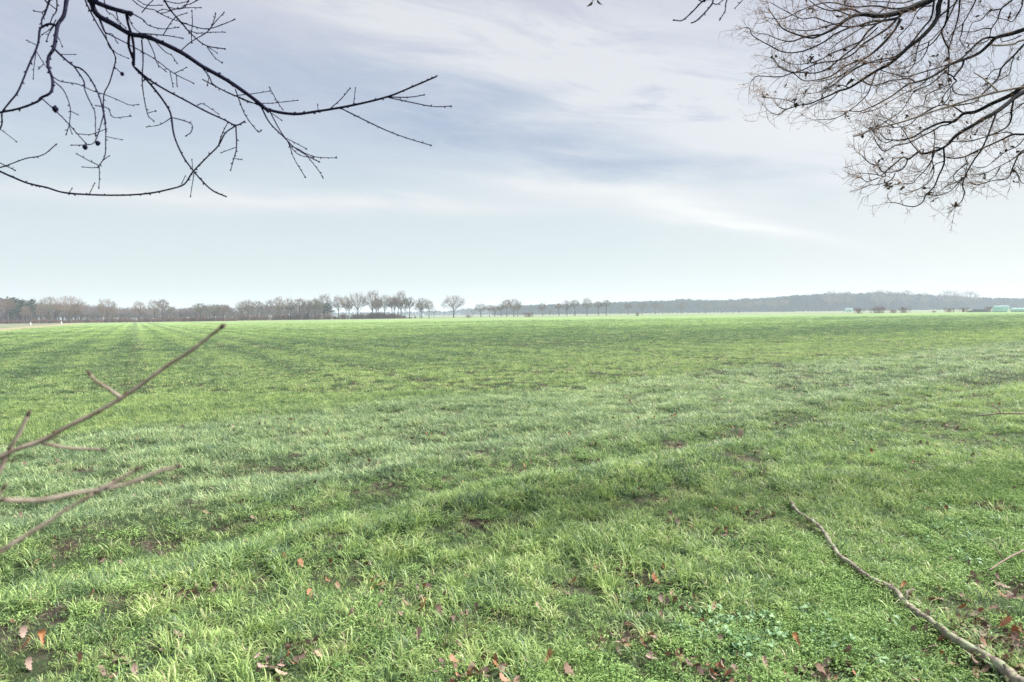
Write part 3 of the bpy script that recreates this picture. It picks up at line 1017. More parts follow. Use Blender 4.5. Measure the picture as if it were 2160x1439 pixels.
# (group, crop, width at start and end in photo pixels, traced points)
LT = [
 ('B', CA, 13, 9, [(560, -420), (520, -200), (590, -60), (650, 0), (760, 50), (880, 85), (935, 95)]),
 ('B', CA, 12, 7.5, [(640, -20), (660, 60), (700, 115), (800, 170), (920, 240), (1050, 265), (1270, 365), (1430, 470), (1600, 565), (1780, 690), (1900, 790)]),
 ('B', CB, 7.5, 3.4, [(200, 720), (290, 775), (465, 805), (640, 785), (890, 742), (1130, 683), (1300, 615), (1475, 540)]),
 ('B', CB, 2.6, 2, [(1140, 685), (1230, 688), (1310, 684), (1380, 672)]),
 ('B', CB, 2.6, 2, [(1140, 690), (1280, 720), (1430, 750), (1500, 754), (1570, 750)]),
 ('B', CB, 3, 2, [(800, 765), (950, 840), (1130, 925), (1280, 980), (1430, 1025)]),
 ('B', CB, 2.3, 1.8, [(720, 772), (800, 700), (860, 630)]),
 ('B', CB, 2, 1.6, [(885, 745), (895, 690), (902, 628)]),
 ('B', CB, 1.8, 1.2, [(640, 783), (635, 745)]),
 ('B', CB, 3.6, 2, [(240, 760), (300, 870), (400, 970), (470, 1040), (580, 1110), (640, 1140)]),
 ('B', CB, 2.8, 1.8, [(295, 780), (370, 920), (430, 1010), (470, 1120), (545, 1245)]),
 ('B', CB, 2, 1.6, [(400, 970), (480, 1010), (550, 1047)]),
 ('B', CB, 2.4, 1.6, [(470, 1040), (540, 1080), (640, 1200), (670, 1250)]),
 ('B', CB, 2.2, 1.6, [(540, 1080), (630, 1110), (760, 1115)]),
 ('B', CB, 2, 1.6, [(430, 1010), (480, 1075), (540, 1105), (600, 1110)]),
 ('B', CB, 2, 1.6, [(310, 800), (375, 845)]),
 ('B', CB, 2.6, 1.8, [(55, 630), (110, 780), (150, 850), (215, 930), (232, 925)]),
 ('B', CB, 2.6, 1.6, [(-180, 560), (0, 655), (60, 680), (160, 725), (280, 730), (350, 725), (487, 710)]),
 ('B', CB, 2, 1.6, [(60, 675), (180, 662), (290, 645)]),
 ('B', CB, 2, 1.6, [(345, 728), (345, 710), (300, 625)]),
 ('B', CB, 2, 1.6, [(345, 712), (385, 768)]),
 ('B', CA, 5.5, 3, [(910, 250), (910, 330), (940, 420), (945, 470), (1040, 570), (1130, 680), (1190, 770), (1210, 830), (1230, 960), (1290, 1100), (1360, 1200), (1420, 1270), (1500, 1345), (1600, 1390)]),
 ('B', CA, 5.5, 5, [(890, 90), (905, 170), (930, 250), (945, 340), (945, 460)]),
 ('B', CA, 4.6, 3.2, [(950, 475), (1050, 560), (1160, 630), (1310, 710), (1450, 785), (1580, 845), (1665, 885), (1730, 855)]),
 ('B', CA, 3.2, 2, [(1665, 885), (1670, 1040), (1650, 1120), (1630, 1195)]),
 ('B', CA, 2, 1.4, [(1665, 1040), (1570, 1075)]), ('B', CA, 2, 1.6, [(1650, 1118), (1695, 1125)]),
 ('B', CA, 2.2, 1.5, [(1390, 745), (1435, 735), (1535, 800)]),
 ('B', CA, 2.2, 1.4, [(1210, 830), (1130, 880), (1045, 895)]),
 ('B', CA, 2.4, 2, [(1210, 830), (1290, 850), (1355, 880), (1350, 930), (1320, 955)]),
 ('B', CA, 3.2, 1.8, [(1000, 280), (1010, 420), (1005, 600), (1040, 800), (1080, 850)]), ('B', CA, 2, 1.4, [(1040, 800), (1090, 785)]),
 ('B', CA, 2.4, 1.6, [(1100, 300), (1170, 370), (1210, 390), (1245, 440)]),
 ('B', CA, 2.4, 1.6, [(1040, 270), (1085, 370), (1110, 450), (1165, 500)]),
 ('B', CA, 2.8, 2, [(1420, 470), (1475, 540), (1500, 590), (1560, 630), (1660, 675), (1805, 735)]), ('B', CA, 2, 1.5, [(1475, 545), (1465, 595)]),
 ('B', CA, 2.2, 1.8, [(1270, 365), (1350, 295), (1470, 220), (1515, 130), (1520, 105)]), ('B', CA, 2, 1.6, [(1470, 220), (1520, 155), (1575, 95)]),
 ('B', CA, 3, 1.8, [(930, 95), (1010, 140), (1050, 180), (1150, 205), (1250, 195)]),
 ('B', CA, 3, 1.8, [(980, 235), (1100, 245), (1200, 255), (1280, 270)]), ('B', CA, 2, 1.6, [(1150, 250), (1230, 130), (1310, 95)]),
 ('B', CA, 2.6, 1.6, [(735, 0), (755, 80), (800, 110), (850, 180)]), ('B', CA, 2.6, 1.6, [(820, 75), (835, 140), (880, 190)]),
 ('B', CA, 2.6, 1.6, [(690, 110), (740, 230), (790, 240), (825, 295)]),
 ('B', CA, 2.6, 1.6, [(900, 100), (940, 190), (1000, 240)]), ('B', CA, 2, 1.4, [(760, 60), (700, 20), (680, -40)]),
 ('C', CA, 9, 4.2, [(520, -420), (490, -120), (470, 0), (450, 110), (410, 170), (395, 250), (380, 340), (345, 400), (340, 470), (370, 560), (360, 650), (290, 690), (260, 720), (140, 765), (20, 790), (-60, 800), (-200, 770)]),
 ('C', CA, 5.5, 3, [(410, 185), (350, 170), (300, 190), (280, 215), (265, 320), (200, 470), (130, 640), (70, 720), (15, 795), (15, 870), (-10, 930)]),
 ('C', CA, 4.5, 2.2, [(385, 345), (440, 400), (520, 465), (580, 490), (640, 560), (700, 680), (730, 800), (745, 900), (745, 1000), (740, 1100), (700, 1170)]),
 ('C', CA, 2.2, 1.5, [(700, 1170), (702, 1240), (698, 1318)]), ('C', CA, 2.2, 1.6, [(700, 1170), (620, 1130), (552, 1092)]),
 ('C', CA, 2.2, 1.6, [(700, 1180), (650, 1184), (595, 1180)]), ('C', CA, 2, 1.5, [(730, 1130), (762, 1108)]),
 ('C', CA, 3.4, 1.8, [(520, 465), (590, 570), (600, 640), (650, 750), (670, 800), (675, 950)]),
 ('C', CA, 2.4, 1.6, [(370, 540), (430, 575), (550, 595), (650, 640), (730, 665), (830, 705), (910, 740), (965, 740)]),
 ('C', CA, 2.6, 1.6, [(370, 565), (450, 640), (495, 760), (490, 870), (470, 940)]), ('C', CA, 2, 1.5, [(488, 890), (505, 935)]), ('C', CA, 2, 1.5, [(498, 785), (540, 805)]),
 ('C', CA, 2.6, 2, [(290, 690), (400, 790), (480, 870), (550, 950), (600, 1005)]),
 ('C', CA, 2, 1.6, [(550, 945), (640, 950), (740, 915)]),
 ('C', CA, 2.4, 1.8, [(735, 780), (720, 850), (670, 1000), (600, 1022), (515, 1025)]),
 ('C', CA, 2, 1.4, [(255, 360), (240, 470), (235, 550)]), ('C', CA, 2, 1.4, [(255, 360), (310, 450), (340, 490)]), ('C', CA, 1.8, 1.4, [(310, 450), (280, 480)]),
 ('C', CA, 2, 1.6, [(260, 320), (195, 288)]), ('C', CA, 2, 1.4, [(400, 250), (420, 280), (437, 325)]), ('C', CA, 2, 1.4, [(420, 385), (520, 385)]),
 ('C', CA, 2.4, 1.6, [(670, 745), (760, 765), (800, 828), (910, 822)]), ('C', CA, 1.8, 1.4, [(748, 965), (850, 985)]),
 ('C', CA, 5, 3, [(400, -120), (350, 0), (330, 60), (310, 110), (295, 140), (295, 190)]),
 ('C', CA, 3, 2, [(400, -40), (400, 70), (370, 120), (355, 160)]), ('C', CA, 2.4, 1.8, [(330, 60), (300, 85), (250, 80)]), ('C', CA, 2.4, 1.8, [(400, 70), (350, 30), (325, 10)]),
 ('C', CA, 2.4, 1.8, [(385, 175), (350, 230), (330, 285)]), ('C', CA, 2.2, 1.8, [(395, 140), (360, 200), (305, 240)]),
 ('E', CA, 3.6, 2.4, [(560, -160), (600, 0), (680, 160), (740, 260), (800, 370), (815, 420), (800, 490), (770, 590), (735, 660), (730, 760), (745, 860)]),
 ('E', CA, 2, 1.8, [(805, 470), (862, 522)]),
 ('E', CA, 3, 1.5, [(590, -80), (620, 0), (690, 100), (740, 220), (770, 330), (830, 380), (900, 410)]),
 ('E', CA, 2.8, 1.8, [(735, 225), (900, 310), (1080, 410), (1230, 520), (1360, 585)]), ('E', CA, 2, 1.6, [(1230, 520), (1310, 480)]), ('E', CA, 2, 1.5, [(1245, 530), (1250, 602)]), ('E', CA, 2, 1.5, [(1200, 505), (1220, 605)]),
 ('G', CA, 4.8, 3, [(-500, 1010), (-200, 1110), (0, 1210), (100, 1255), (200, 1295), (330, 1325), (450, 1360), (640, 1375), (870, 1378), (1050, 1365), (1200, 1335), (1300, 1300), (1360, 1215), (1460, 1110), (1540, 1030), (1590, 940), (1660, 890)]),
 ('G', CA, 3.2, 2, [(-300, 1075), (-120, 1195), (-10, 1185), (70, 1160), (180, 1120), (300, 1095), (390, 1025)]), ('G', CA, 2.4, 2, [(-60, 1120), (0, 1150), (100, 1200)]), ('G', CA, 2, 1.4, [(-60, 870), (0, 910), (110, 995)]), ('G', CA, 2.4, 2, [(-300, 1075), (-150, 960), (-60, 870)]),
 ('G', CA, 2, 1.5, [(630, 1370), (665, 1300)]), ('G', CA, 1.8, 1.4, [(490, 1358), (505, 1335)]), ('G', CA, 2, 1.5, [(1280, 1300), (1305, 1250)]), ('G', CA, 2, 1.4, [(1360, 1210), (1355, 1135)]), ('G', CA, 2, 1.4, [(1370, 1220), (1345, 1380)]),
 ('G', CA, 2.2, 1.8, [(1540, 1030), (1570, 940), (1605, 870)]),
 ('U', CA, 5, 2.4, [(980, -420), (1080, -160), (1160, 0), (1210, 80), (1280, 160), (1350, 240), (1450, 320), (1580, 345)]),
 ('U', CA, 2.6, 1.8, [(1280, 160), (1450, 205), (1580, 170), (1650, 140)]), ('U', CA, 2.2, 1.6, [(1460, 330), (1510, 400), (1560, 440)]), ('U', CA, 2, 1.5, [(1460, 325), (1525, 370)]),
 ('U', CA, 2.6, 1.6, [(1100, 80), (1200, 130), (1310, 165)]), ('U', CA, 2.4, 1.6, [(900, -30), (1000, 50), (1090, 70), (1140, 95), (1250, 60)]),
 ('U', CA, 2.2, 1.6, [(1000, 90), (1050, 30), (1080, 0), (1100, -60)]), ('U', CA, 2.2, 1.6, [(940, -20), (1030, 35), (1135, 38)]), ('U', CA, 2.2, 1.6, [(1190, 50), (1250, 65), (1320, 55), (1410, 55)]),
 ('U', CA, 2.4, 1.6, [(1350, -60), (1330, 0), (1300, 50), (1220, 70)]), ('U', CA, 2.2, 1.6, [(1430, -20), (1360, 20), (1300, 40)]), ('U', CA, 2.2, 1.6, [(1350, 240), (1358, 160), (1355, 85)]),
 ('U', CA, 2.2, 1.6, [(1330, 215), (1400, 235), (1500, 228), (1580, 228)]), ('U', CA, 2, 1.6, [(1350, 235), (1353, 295)]), ('U', CA, 2.2, 1.6, [(1160, 5), (1250, 25), (1320, 12)]), ('U', CA, 2, 1.5, [(1200, 75), (1150, 65), (1120, 78)]),
 ('T', CC, 9, 5, [(-7200, -1700), (-6300, -1150), (-4800, -950), (-2600, -880), (-1000, -800), (200, -620), (640, -420)]),
 ('T', CC, 4, 2, [(700, -430), (660, -200), (640, -10), (625, 50), (620, 110), (575, 190)]), ('T', CC, 4, 3, [(500, -500), (510, -200), (500, 0), (460, 80), (340, 205), (275, 235)]),
 ('T', CC, 3.6, 2.6, [(495, -10), (400, 10), (290, 120), (190, 205), (115, 205)]), ('T', CC, 3, 2, [(310, -60), (360, 5), (400, 15)]), ('T', CC, 2.4, 1.8, [(500, 35), (540, 45), (590, 10), (640, -30)]), ('T', CC, 2.4, 1.6, [(840, -60), (800, 0), (730, 75)]), ('T', CC, 2.4, 1.6, [(840, -60), (740, -200), (680, -300)]),
 ('T', CC, 2.4, 2, [(-720, -780), (-740, -300), (-720, -20)]),
]


def lines_to_limbs(spec, depth_of, root, bark, twig_mat, extra=None, sub=5, knob=None, thin_k=(1.0, 1.0), names='twig'):
    """one limb mesh per group, its thin side growth as that limb's sub-part"""
    groups = []
    for g in spec:
        if g[0] not in groups:
            groups.append(g[0])
    allr = {}
    for g in groups:
        dep = depth_of(g)
        big, thins, store = MB(), [], []
        first = True
        for (gg, crop, w0, w1, pts) in spec:
            if gg != g:
                continue
            pp = [np.array(p) for p in smooth_line(trace(crop, pts), sub)]
            line = []
            for p in pp:
                line.append(at(p[0], p[1], dep(p[0], p[1])))
            nl = len(line)
            a_, b_ = w0 * thin_k[0], w1 * thin_k[1]
            rad = [.5 * (b_ + (a_ - b_) * (1 - i / (nl - 1)) ** 1.4) / FPX * dep(*pp[i]) * random.uniform(.94, 1.06) for i in range(nl)]
            if first and extra and g in extra:
                ex = extra[g]
                line = [Vector(e) for e in smooth_line(list(ex) + [line[0]], 5)][:-1] + line
                rad = [rad[0] * (1.0 + 1.6 * (1 - i / (len(line) - nl))) for i in range(len(line) - nl)] + rad
            thin = big if (w0 > 5.2 or first) else MB()
            tube(thin, line, rad, 8 if w0 > 5 else 5)
            if knob:
                knobbly(thin, line[2:], rad[2:], *knob)
                if nl > 3 and w1 < 2.9:
                    t = (line[-1] - line[-2]).normalized()
                    tube(thin, [line[-1], line[-1] + t * knob[1] * .7, line[-1] + t * knob[1] * 1.4], [rad[-1] * 1.1, rad[-1] * 1.9, rad[-1] * .4], 5)
            if thin is not big:
                thins.append(thin)
            store.append((line, rad, w0, w1))
            first = False
        limb = big.build('limb', bark, root)
        for tm in thins:
            tm.build(names, twig_mat, limb)
        allr[g] = (limb, None, store)
    return allr


def trunk_mesh(base, top, r0, r1, lean=(0, 0), mat=None, root=None):
    mb = MB()
    pts, rad = [], []
    for i in range(14):
        f = i / 13
        pts.append(Vector((base[0] + lean[0] * f + .04 * math.sin(f * 5), base[1] + lean[1] * f + .04 * math.cos(f * 4), -.1 + (top + .1) * f)))
        rad.append((r0 + (r1 - r0) * f) * (1 + .6 * math.exp(-f * 13)))
    tube(mb, pts, rad, 16)
    return mb.build('trunk', mat, root)


# ---- the tree whose boughs hang in at upper left (its trunk stands just outside the picture)
LB = Vector((-2.9, 1.0, 0))
ltree = thing('bare_tree', 'dark bare tree hanging knobbly twigs over the upper left of the field', 'tree', LB)
trunk_mesh(LB, 6.2, .21, .12, (.25, .2), M_oak, ltree)
TP = lambda z: Vector((LB.x + .25 * z / 6.2, LB.y + .2 * z / 6.2, z))
ex = {'B': [TP(3.1), Vector((-2.5, 1.6, 3.25))], 'C': [TP(2.8), Vector((-2.45, 1.7, 3.0))], 'E': [TP(3.1), Vector((-2.5, 1.6, 3.2))],
      'G': [TP(1.9), Vector((-2.8, 1.9, 2.2))], 'U': [TP(3.9), Vector((-2.3, 1.9, 4.0))], 'T': [TP(3.5), Vector((-2.6, 1.7, 4.3))]}
res = lines_to_limbs(LT, left_depth, ltree, M_oak, M_twigL, ex, 5, (.020, .0065))
dC, dE, dT = left_depth('C'), left_depth('E'), left_depth('T')
for (g, cx, cy, r, e) in (('C', 390, 770, 20, 1.35), ('C', 600, 1040, 17, 1.1), ('C', 690, 1012, 17, 1.1), ('E', 862, 522, 13, 1.2)):
    px, py = cx / 3.346, cy / 3.346
    d = left_depth(g)(px, py)
    c = at(px, py, d)
    rr_ = r / 3.346 / FPX * d
    mb = MB()
    for i in range(9):                                                 # a scaly egg-shaped gall
        pass
    pts = [c + Vector((0, 0, rr_ * e * (1 - 2 * i / 8))) for i in range(9)]
    tube(mb, pts, [rr_ * max(.12, math.sin(math.pi * (i + .25) / 8.5)) * random.uniform(.86, 1.12) for i in range(9)], 9)
    for i in range(34):
        v_ = rvec()
        p = c + Vector((v_.x, v_.y, v_.z * e)) * rr_ * .9
        leaf_quad(mb, p, v_, random.uniform(0, 6), rr_ * .5, rr_ * .5, .5)
    mb.build('cone', M_twigL, res[g][0])
# a withered leaf spray at the end of the long limb's hanging twig
mb = MB()
for i in range(7):
    p = at(1246 + random.uniform(-8, 14), random.uniform(-8, 4), dT(1250, 0))
    leaf_quad(mb, p, rvec(), random.uniform(0, 6), .030, .018, .5)
mb.build('leaves', M_leafdead, res['T'][0])

# ---- the tree at upper right
RT = [
 ('D', CDD, 26, 3.5, [(1500, -330), (1000, -20), (850, 50), (700, 110), (560, 150), (420, 160), (300, 145), (180, 165), (80, 230), (0, 290), (-127, 350), (-247, 385), (-497, 305), (-577, 220), (-667, 90)]),
 ('D', CDD, 9, 3, [(700, 110), (640, 180), (500, 210), (400, 215), (240, 260), (130, 290), (0, 350), (-130, 440), (-327, 520), (-507, 530), (-677, 450), (-827, 360), (-857, 290), (-912, 280)]),
 ('D', CDD, 8, 3, [(640, 180), (560, 270), (430, 360), (300, 440), (170, 560), (0, 620), (-167, 640), (-397, 735), (-547, 680), (-617, 590)]),
 ('D', CDD, 8, 3, [(660, 190), (620, 290), (500, 430), (330, 580), (130, 660), (0, 750), (-87, 790), (-297, 820), (-417, 740), (-560, 680)]),
 ('D', CDD, 7, 3, [(420, 250), (330, 330), (240, 450), (100, 560), (-60, 690), (-200, 740), (-397, 735), (-557, 780), (-767, 770), (-830, 810)]),
 ('D', CDD, 6, 2.5, [(560, 150), (430, 240), (130, 270), (-20, 240), (-200, 180), (-330, 190), (-500, 110), (-640, 30)]),
 ('D', CDD, 5, 2.5, [(440, 280), (300, 400), (100, 490), (-30, 540), (-130, 600), (-250, 640), (-420, 650), (-540, 600)]),
 ('D', CDD, 6, 2.5, [(300, 145), (150, 90), (-30, 110), (-180, 60), (-300, -30), (-420, -60)]),
 ('D', CDD, 7, 2.5, [(850, 50), (620, 90), (420, 60), (200, 70), (0, 30), (-150, 40), (-330, 100), (-520, 190), (-690, 180)]),
 ('D', CDD, 6, 2.5, [(-127, 350), (-300, 375), (-430, 420), (-560, 400), (-680, 350), (-760, 340)]),
 ('D', CDD, 5, 2.5, [(180, 165), (60, 120), (-80, 60), (-220, -40)]), ('D', CDD, 5, 2.5, [(80, 230), (-60, 260), (-190, 300), (-330, 310), (-480, 290)]),
 ('D', CDD, 5, 2.5, [(560, 0), (520, 80), (430, 150), (350, 240), (200, 330), (60, 420), (-40, 500)]),
 ('D', CDD, 5, 2.5, [(840, -20), (700, 30), (540, 20), (360, 10), (180, -30)]),
 ('F', CDD, 17, 3.5, [(1300, -330), (1075, 0), (1050, 150), (1000, 250), (880, 380), (760, 470), (640, 580), (540, 660), (420, 720), (280, 810), (150, 890), (50, 920), (-33, 960), (-127, 1000), (-247, 1050), (-357, 1065), (-487, 1105), (-560, 1085)]),
 ('F', CDD, 7, 3, [(1010, 10), (980, 180), (900, 280), (780, 430), (620, 570), (430, 610), (230, 690), (0, 850), (-107, 940), (-127, 990)]),
 ('F', CDD, 7, 3, [(1060, 170), (1160, 90), (1240, 10), (1330, -120)]), ('F', CDD, 7, 3, [(680, 200), (620, 290), (540, 400), (440, 500), (330, 580), (160, 700), (0, 810), (-60, 860)]),
 ('F', CDD, 4.5, 2.5, [(1000, 60), (900, 70), (830, 130), (780, 230), (720, 300), (640, 390), (660, 480)]), ('F', CDD, 4.5, 2.5, [(880, 380), (840, 490), (810, 640), (760, 710), (720, 740)]),
 ('F', CDD, 4.5, 2.5, [(420, 720), (370, 870), (330, 960), (230, 1060), (140, 1125), (0, 1200), (-200, 1215)]),
 ('F', CDD, 4, 2.5, [(280, 810), (380, 865), (520, 840)]), ('F', CDD, 4, 2.5, [(640, 580), (500, 620), (300, 650), (120, 740), (-40, 800), (-200, 830)]),
 ('F', CDD, 4, 2.2, [(150, 890), (60, 860), (-60, 880), (-150, 930), (-260, 950)]), ('F', CDD, 3.6, 2.2, [(50, 920), (-40, 1010), (-150, 1030), (-240, 1080)]),
 ('F', CDD, 3.6, 2.2, [(-487, 1105), (-560, 1160), (-640, 1140), (-690, 1100)]), ('F', CDD, 3.6, 2.2, [(-357, 1065), (-460, 1020), (-560, 1000), (-700, 990)]),
 ('H', CDD, 16, 3.5, [(2500, 120), (2200, 220), (1920, 300), (1780, 345), (1640, 380), (1560, 455), (1460, 540), (1320, 600), (1180, 650), (1080, 720), (960, 790), (820, 835), (740, 855), (600, 960), (480, 1030), (380, 1080), (250, 1130), (150, 1120)]),
 ('H', CDD, 8, 3, [(1640, 380), (1560, 380), (1480, 410), (1380, 500), (1290, 590), (1160, 650), (1000, 700), (760, 770), (680, 770), (560, 740), (440, 700)]),
 ('H', CDD, 7, 3.5, [(1310, 610), (1290, 680), (1210, 780), (1235, 820), (1190, 870), (1220, 940), (1290, 960), (1380, 960)]),
 ('H', CDD, 5, 2.5, [(820, 835), (770, 800), (700, 800), (560, 820), (380, 865), (240, 800), (180, 740)]), ('H', CDD, 5, 2.5, [(1210, 780), (1130, 740), (1080, 760), (980, 850), (820, 920), (760, 1000), (680, 1120), (560, 1210), (430, 1290)]),
 ('H', CDD, 4, 2.5, [(1180, 850), (1080, 890), (940, 960), (900, 1060), (800, 1090)]), ('H', CDD, 4, 2.5, [(1190, 870), (1110, 960), (1060, 1060), (960, 1120), (860, 1180)]),
 ('H', CDD, 4, 2.5, [(960, 790), (860, 870), (700, 950), (560, 1030), (420, 1110), (300, 1140)]),
 ('H', CDD, 4.5, 2.5, [(1890, 360), (1800, 400), (1700, 420), (1680, 385)]),
 ('H', CDD, 8, 4, [(2300, 250), (2050, 360), (1920, 450), (1820, 560), (1690, 690), (1650, 800), (1480, 970), (1430, 1030), (1300, 1060), (1190, 1075)]),
 ('H', CDD, 4, 2.5, [(1690, 690), (1600, 720), (1540, 800), (1530, 840)]), ('H', CDD, 4, 2.5, [(1820, 560), (1790, 660), (1770, 750), (1700, 790)]),
 ('J', CE, 18, 3.2, [(2700, -330), (2300, -180), (2056, -90), (1920, 0), (1700, 100), (1530, 185), (1400, 205), (1300, 290), (1170, 300), (1000, 370), (850, 460), (720, 490), (640, 490), (560, 480), (500, 420)]),
 ('J', CE, 5.5, 3, [(1330, 260), (1240, 320), (1150, 340), (1080, 385), (930, 460), (800, 525), (660, 550), (580, 600), (520, 605), (470, 540), (440, 480)]),
 ('J', CE, 5, 2.5, [(1400, 200), (1290, 130), (1180, 110), (1050, 150), (900, 250), (800, 330), (650, 355), (520, 340), (410, 375)]),
 ('J', CE, 4.5, 2.2, [(1080, 385), (1090, 470), (1080, 560), (1060, 640)]), ('J', CE, 4, 2.2, [(640, 490), (560, 520), (480, 480), (420, 400)]), ('J', CE, 4, 2.2, [(650, 355), (540, 290), (470, 260)]),
 ('J', CE, 4, 2.2, [(1180, 110), (1240, 30), (1260, -60), (1230, -160)]),
 ('K', CE, 17, 3.2, [(2800, -380), (2300, -150), (2000, 0), (1860, 110), (1740, 195), (1600, 270), (1480, 345), (1380, 400), (1290, 470), (1240, 530), (1170, 580), (1080, 615), (960, 640), (910, 620), (860, 660), (800, 700), (740, 680), (620, 780), (530, 840), (470, 770), (380, 740), (300, 660)]),
 ('K', CE, 5, 2.6, [(800, 690), (760, 780), (690, 830), (550, 845), (500, 880), (450, 840)]),
 ('K', CE, 6, 3, [(1185, 580), (1190, 740), (1130, 880), (1080, 1000), (990, 1090), (960, 1160), (880, 1210), (780, 1205), (700, 1180), (620, 1165)]),
 ('K', CE, 7, 3.2, [(1755, 200), (1700, 350), (1650, 480), (1590, 600), (1500, 730), (1430, 860), (1390, 970), (1410, 1060), (1380, 1150), (1320, 1210)]),
 ('K', CE, 4.5, 2.4, [(1090, 610), (1060, 700), (990, 810), (900, 900), (840, 960), (740, 965)]), ('K', CE, 4.5, 2.4, [(910, 610), (830, 520), (720, 350), (570, 260)]),
 ('K', CE, 5, 3, [(1170, 580), (1090, 575), (1070, 630), (1060, 710), (1080, 820), (1040, 930), (940, 1010)]), ('K', CE, 4, 2.4, [(950, 640), (970, 590), (930, 600), (900, 640)]),
 ('K', CE, 4, 2.4, [(660, 850), (620, 920), (520, 960), (430, 980), (390, 970)]), ('K', CE, 4, 2.2, [(550, 845), (540, 890), (430, 860), (300, 850)]), ('K', CE, 4, 2.2, [(480, 900), (360, 940), (280, 900)]),
 ('K', CE, 4, 2.2, [(1190, 720), (1090, 760), (1030, 860), (940, 840)]), ('K', CE, 4, 2.2, [(1430, 880), (1340, 960), (1250, 1050), (1140, 1090)]), ('K', CE, 4, 2.2, [(1400, 900), (1300, 960), (1230, 980), (1180, 1020)]),
 ('K', CE, 5, 2.6, [(1560, 610), (1440, 660), (1420, 690), (1440, 750), (1420, 860)]), ('K', CE, 4, 2.2, [(1440, 740), (1310, 850), (1300, 920), (1380, 970)]),
 ('L', CE, 9, 4, [(2700, 300), (2300, 400), (2056, 430), (1940, 430), (1830, 480), (1700, 540), (1540, 610), (1420, 670), (1300, 690), (1180, 670)]),
 ('L', CE, 7, 3, [(1950, 20), (1920, 180), (1920, 250), (1880, 340), (1780, 400), (1660, 450), (1480, 500), (1340, 510), (1230, 500)]),
 ('L', CE, 6, 3, [(2400, 450), (2200, 540), (2056, 600), (2000, 650), (1930, 800), (1900, 880), (1830, 920), (1720, 930), (1550, 980)]), ('L', CE, 5, 2.4, [(2250, 20), (2056, 90), (1930, 180), (1850, 210), (1780, 260)]),
 ('L', CE, 4.5, 2.4, [(2200, 540), (2060, 620), (1900, 720), (1740, 800), (1600, 860), (1440, 870)]), ('L', CE, 4, 2.2, [(1930, 800), (2000, 880), (2040, 960), (2200, 960)]),
 ('L', CE, 4, 2.2, [(2056, 480), (1980, 560), (1850, 620), (1730, 720), (1620, 790), (1510, 780)]), ('L', CE, 4.5, 2.4, [(1940, 430), (1880, 405), (1770, 420), (1640, 440), (1500, 430)]),
 ('L', CE, 4, 2.2, [(1800, 780), (1740, 880), (1640, 960)]), ('L', CE, 4, 2.2, [(2300, 700), (2150, 720), (2050, 820), (1960, 760)]),
 ('Q', CDD, 9, 4.5, [(1250, -330), (1170, -120), (1150, 120), (1120, 250), (1085, 320), (1120, 430), (1155, 500), (1160, 640), (1150, 760)]),
 ('Q', CDD, 7, 3.5, [(1310, -260), (1270, 0), (1260, 130), (1230, 260), (1180, 420), (1155, 500)]), ('Q', CDD, 6, 3, [(1260, -60), (1200, 90), (1130, 230), (1080, 300), (960, 420), (830, 470)]),
 ('Q', CDD, 6, 2.6, [(1480, -200), (1430, 0), (1380, 100), (1300, 240), (1210, 310), (1160, 400)]), ('Q', CDD, 7, 3, [(1950, -150), (1800, 0), (1690, 90), (1650, 200), (1590, 290), (1560, 400), (1480, 440)]),
 ('Q', CDD, 6, 2.6, [(2050, -150), (1910, 0), (1900, 60), (1850, 150), (1800, 220), (1740, 200), (1640, 180)]), ('Q', CDD, 5, 2.6, [(1300, 240), (1290, 330), (1270, 400), (1310, 470)]), ('Q', CDD, 5, 2.4, [(1690, 90), (1560, 120), (1490, 200), (1400, 230), (1360, 310)]),
 ('Q', CDD, 5, 2.4, [(1590, 290), (1500, 290), (1420, 320), (1280, 320)]), ('Q', CDD, 5, 2.4, [(1085, 320), (1000, 430), (900, 500), (780, 560), (680, 640)]), ('Q', CDD, 4.5, 2.4, [(960, 420), (930, 520), (860, 620), (700, 690), (560, 700)]),
]


def right_depth(g):
    o = {'D': 6.9, 'F': 6.5, 'H': 6.2, 'J': 6.0, 'K': 5.7, 'L': 6.3, 'Q': 6.6}[g]
    q = sum(map(ord, g))
    return lambda px, py: o + (px - 1850) / 300 * .45 + .22 * math.sin(px / 90 + q) + .2 * math.sin(py / 60 + q * 2)


RB = Vector((8.9, 7.6, 0))
rtree = thing('bare_tree', 'bare spreading tree with dense fine twigs drooping into the upper right sky', 'tree', RB)
trunk_mesh(RB, 8.6, .30, .14, (-.5, 0), M_rbark, rtree)
RP = lambda z: Vector((RB.x - .5 * z / 8.6, RB.y, z))
ex = {'D': [RP(5.2), Vector((7.6, 7.5, 6.1))], 'F': [RP(5.0), Vector((7.5, 7.2, 5.9))], 'H': [RP(4.4), Vector((7.7, 7.3, 5.0))], 'J': [RP(4.0), Vector((7.6, 7.2, 4.6))],
      'K': [RP(3.9), Vector((7.7, 7.0, 4.5))], 'L': [RP(3.1), Vector((7.8, 7.3, 3.6))], 'Q': [RP(5.6), Vector((7.4, 7.3, 6.4))]}
res = lines_to_limbs(RT, right_depth, rtree, M_rbark, M_rbark, ex, 4, None, (.62, .56), 'side_branch')


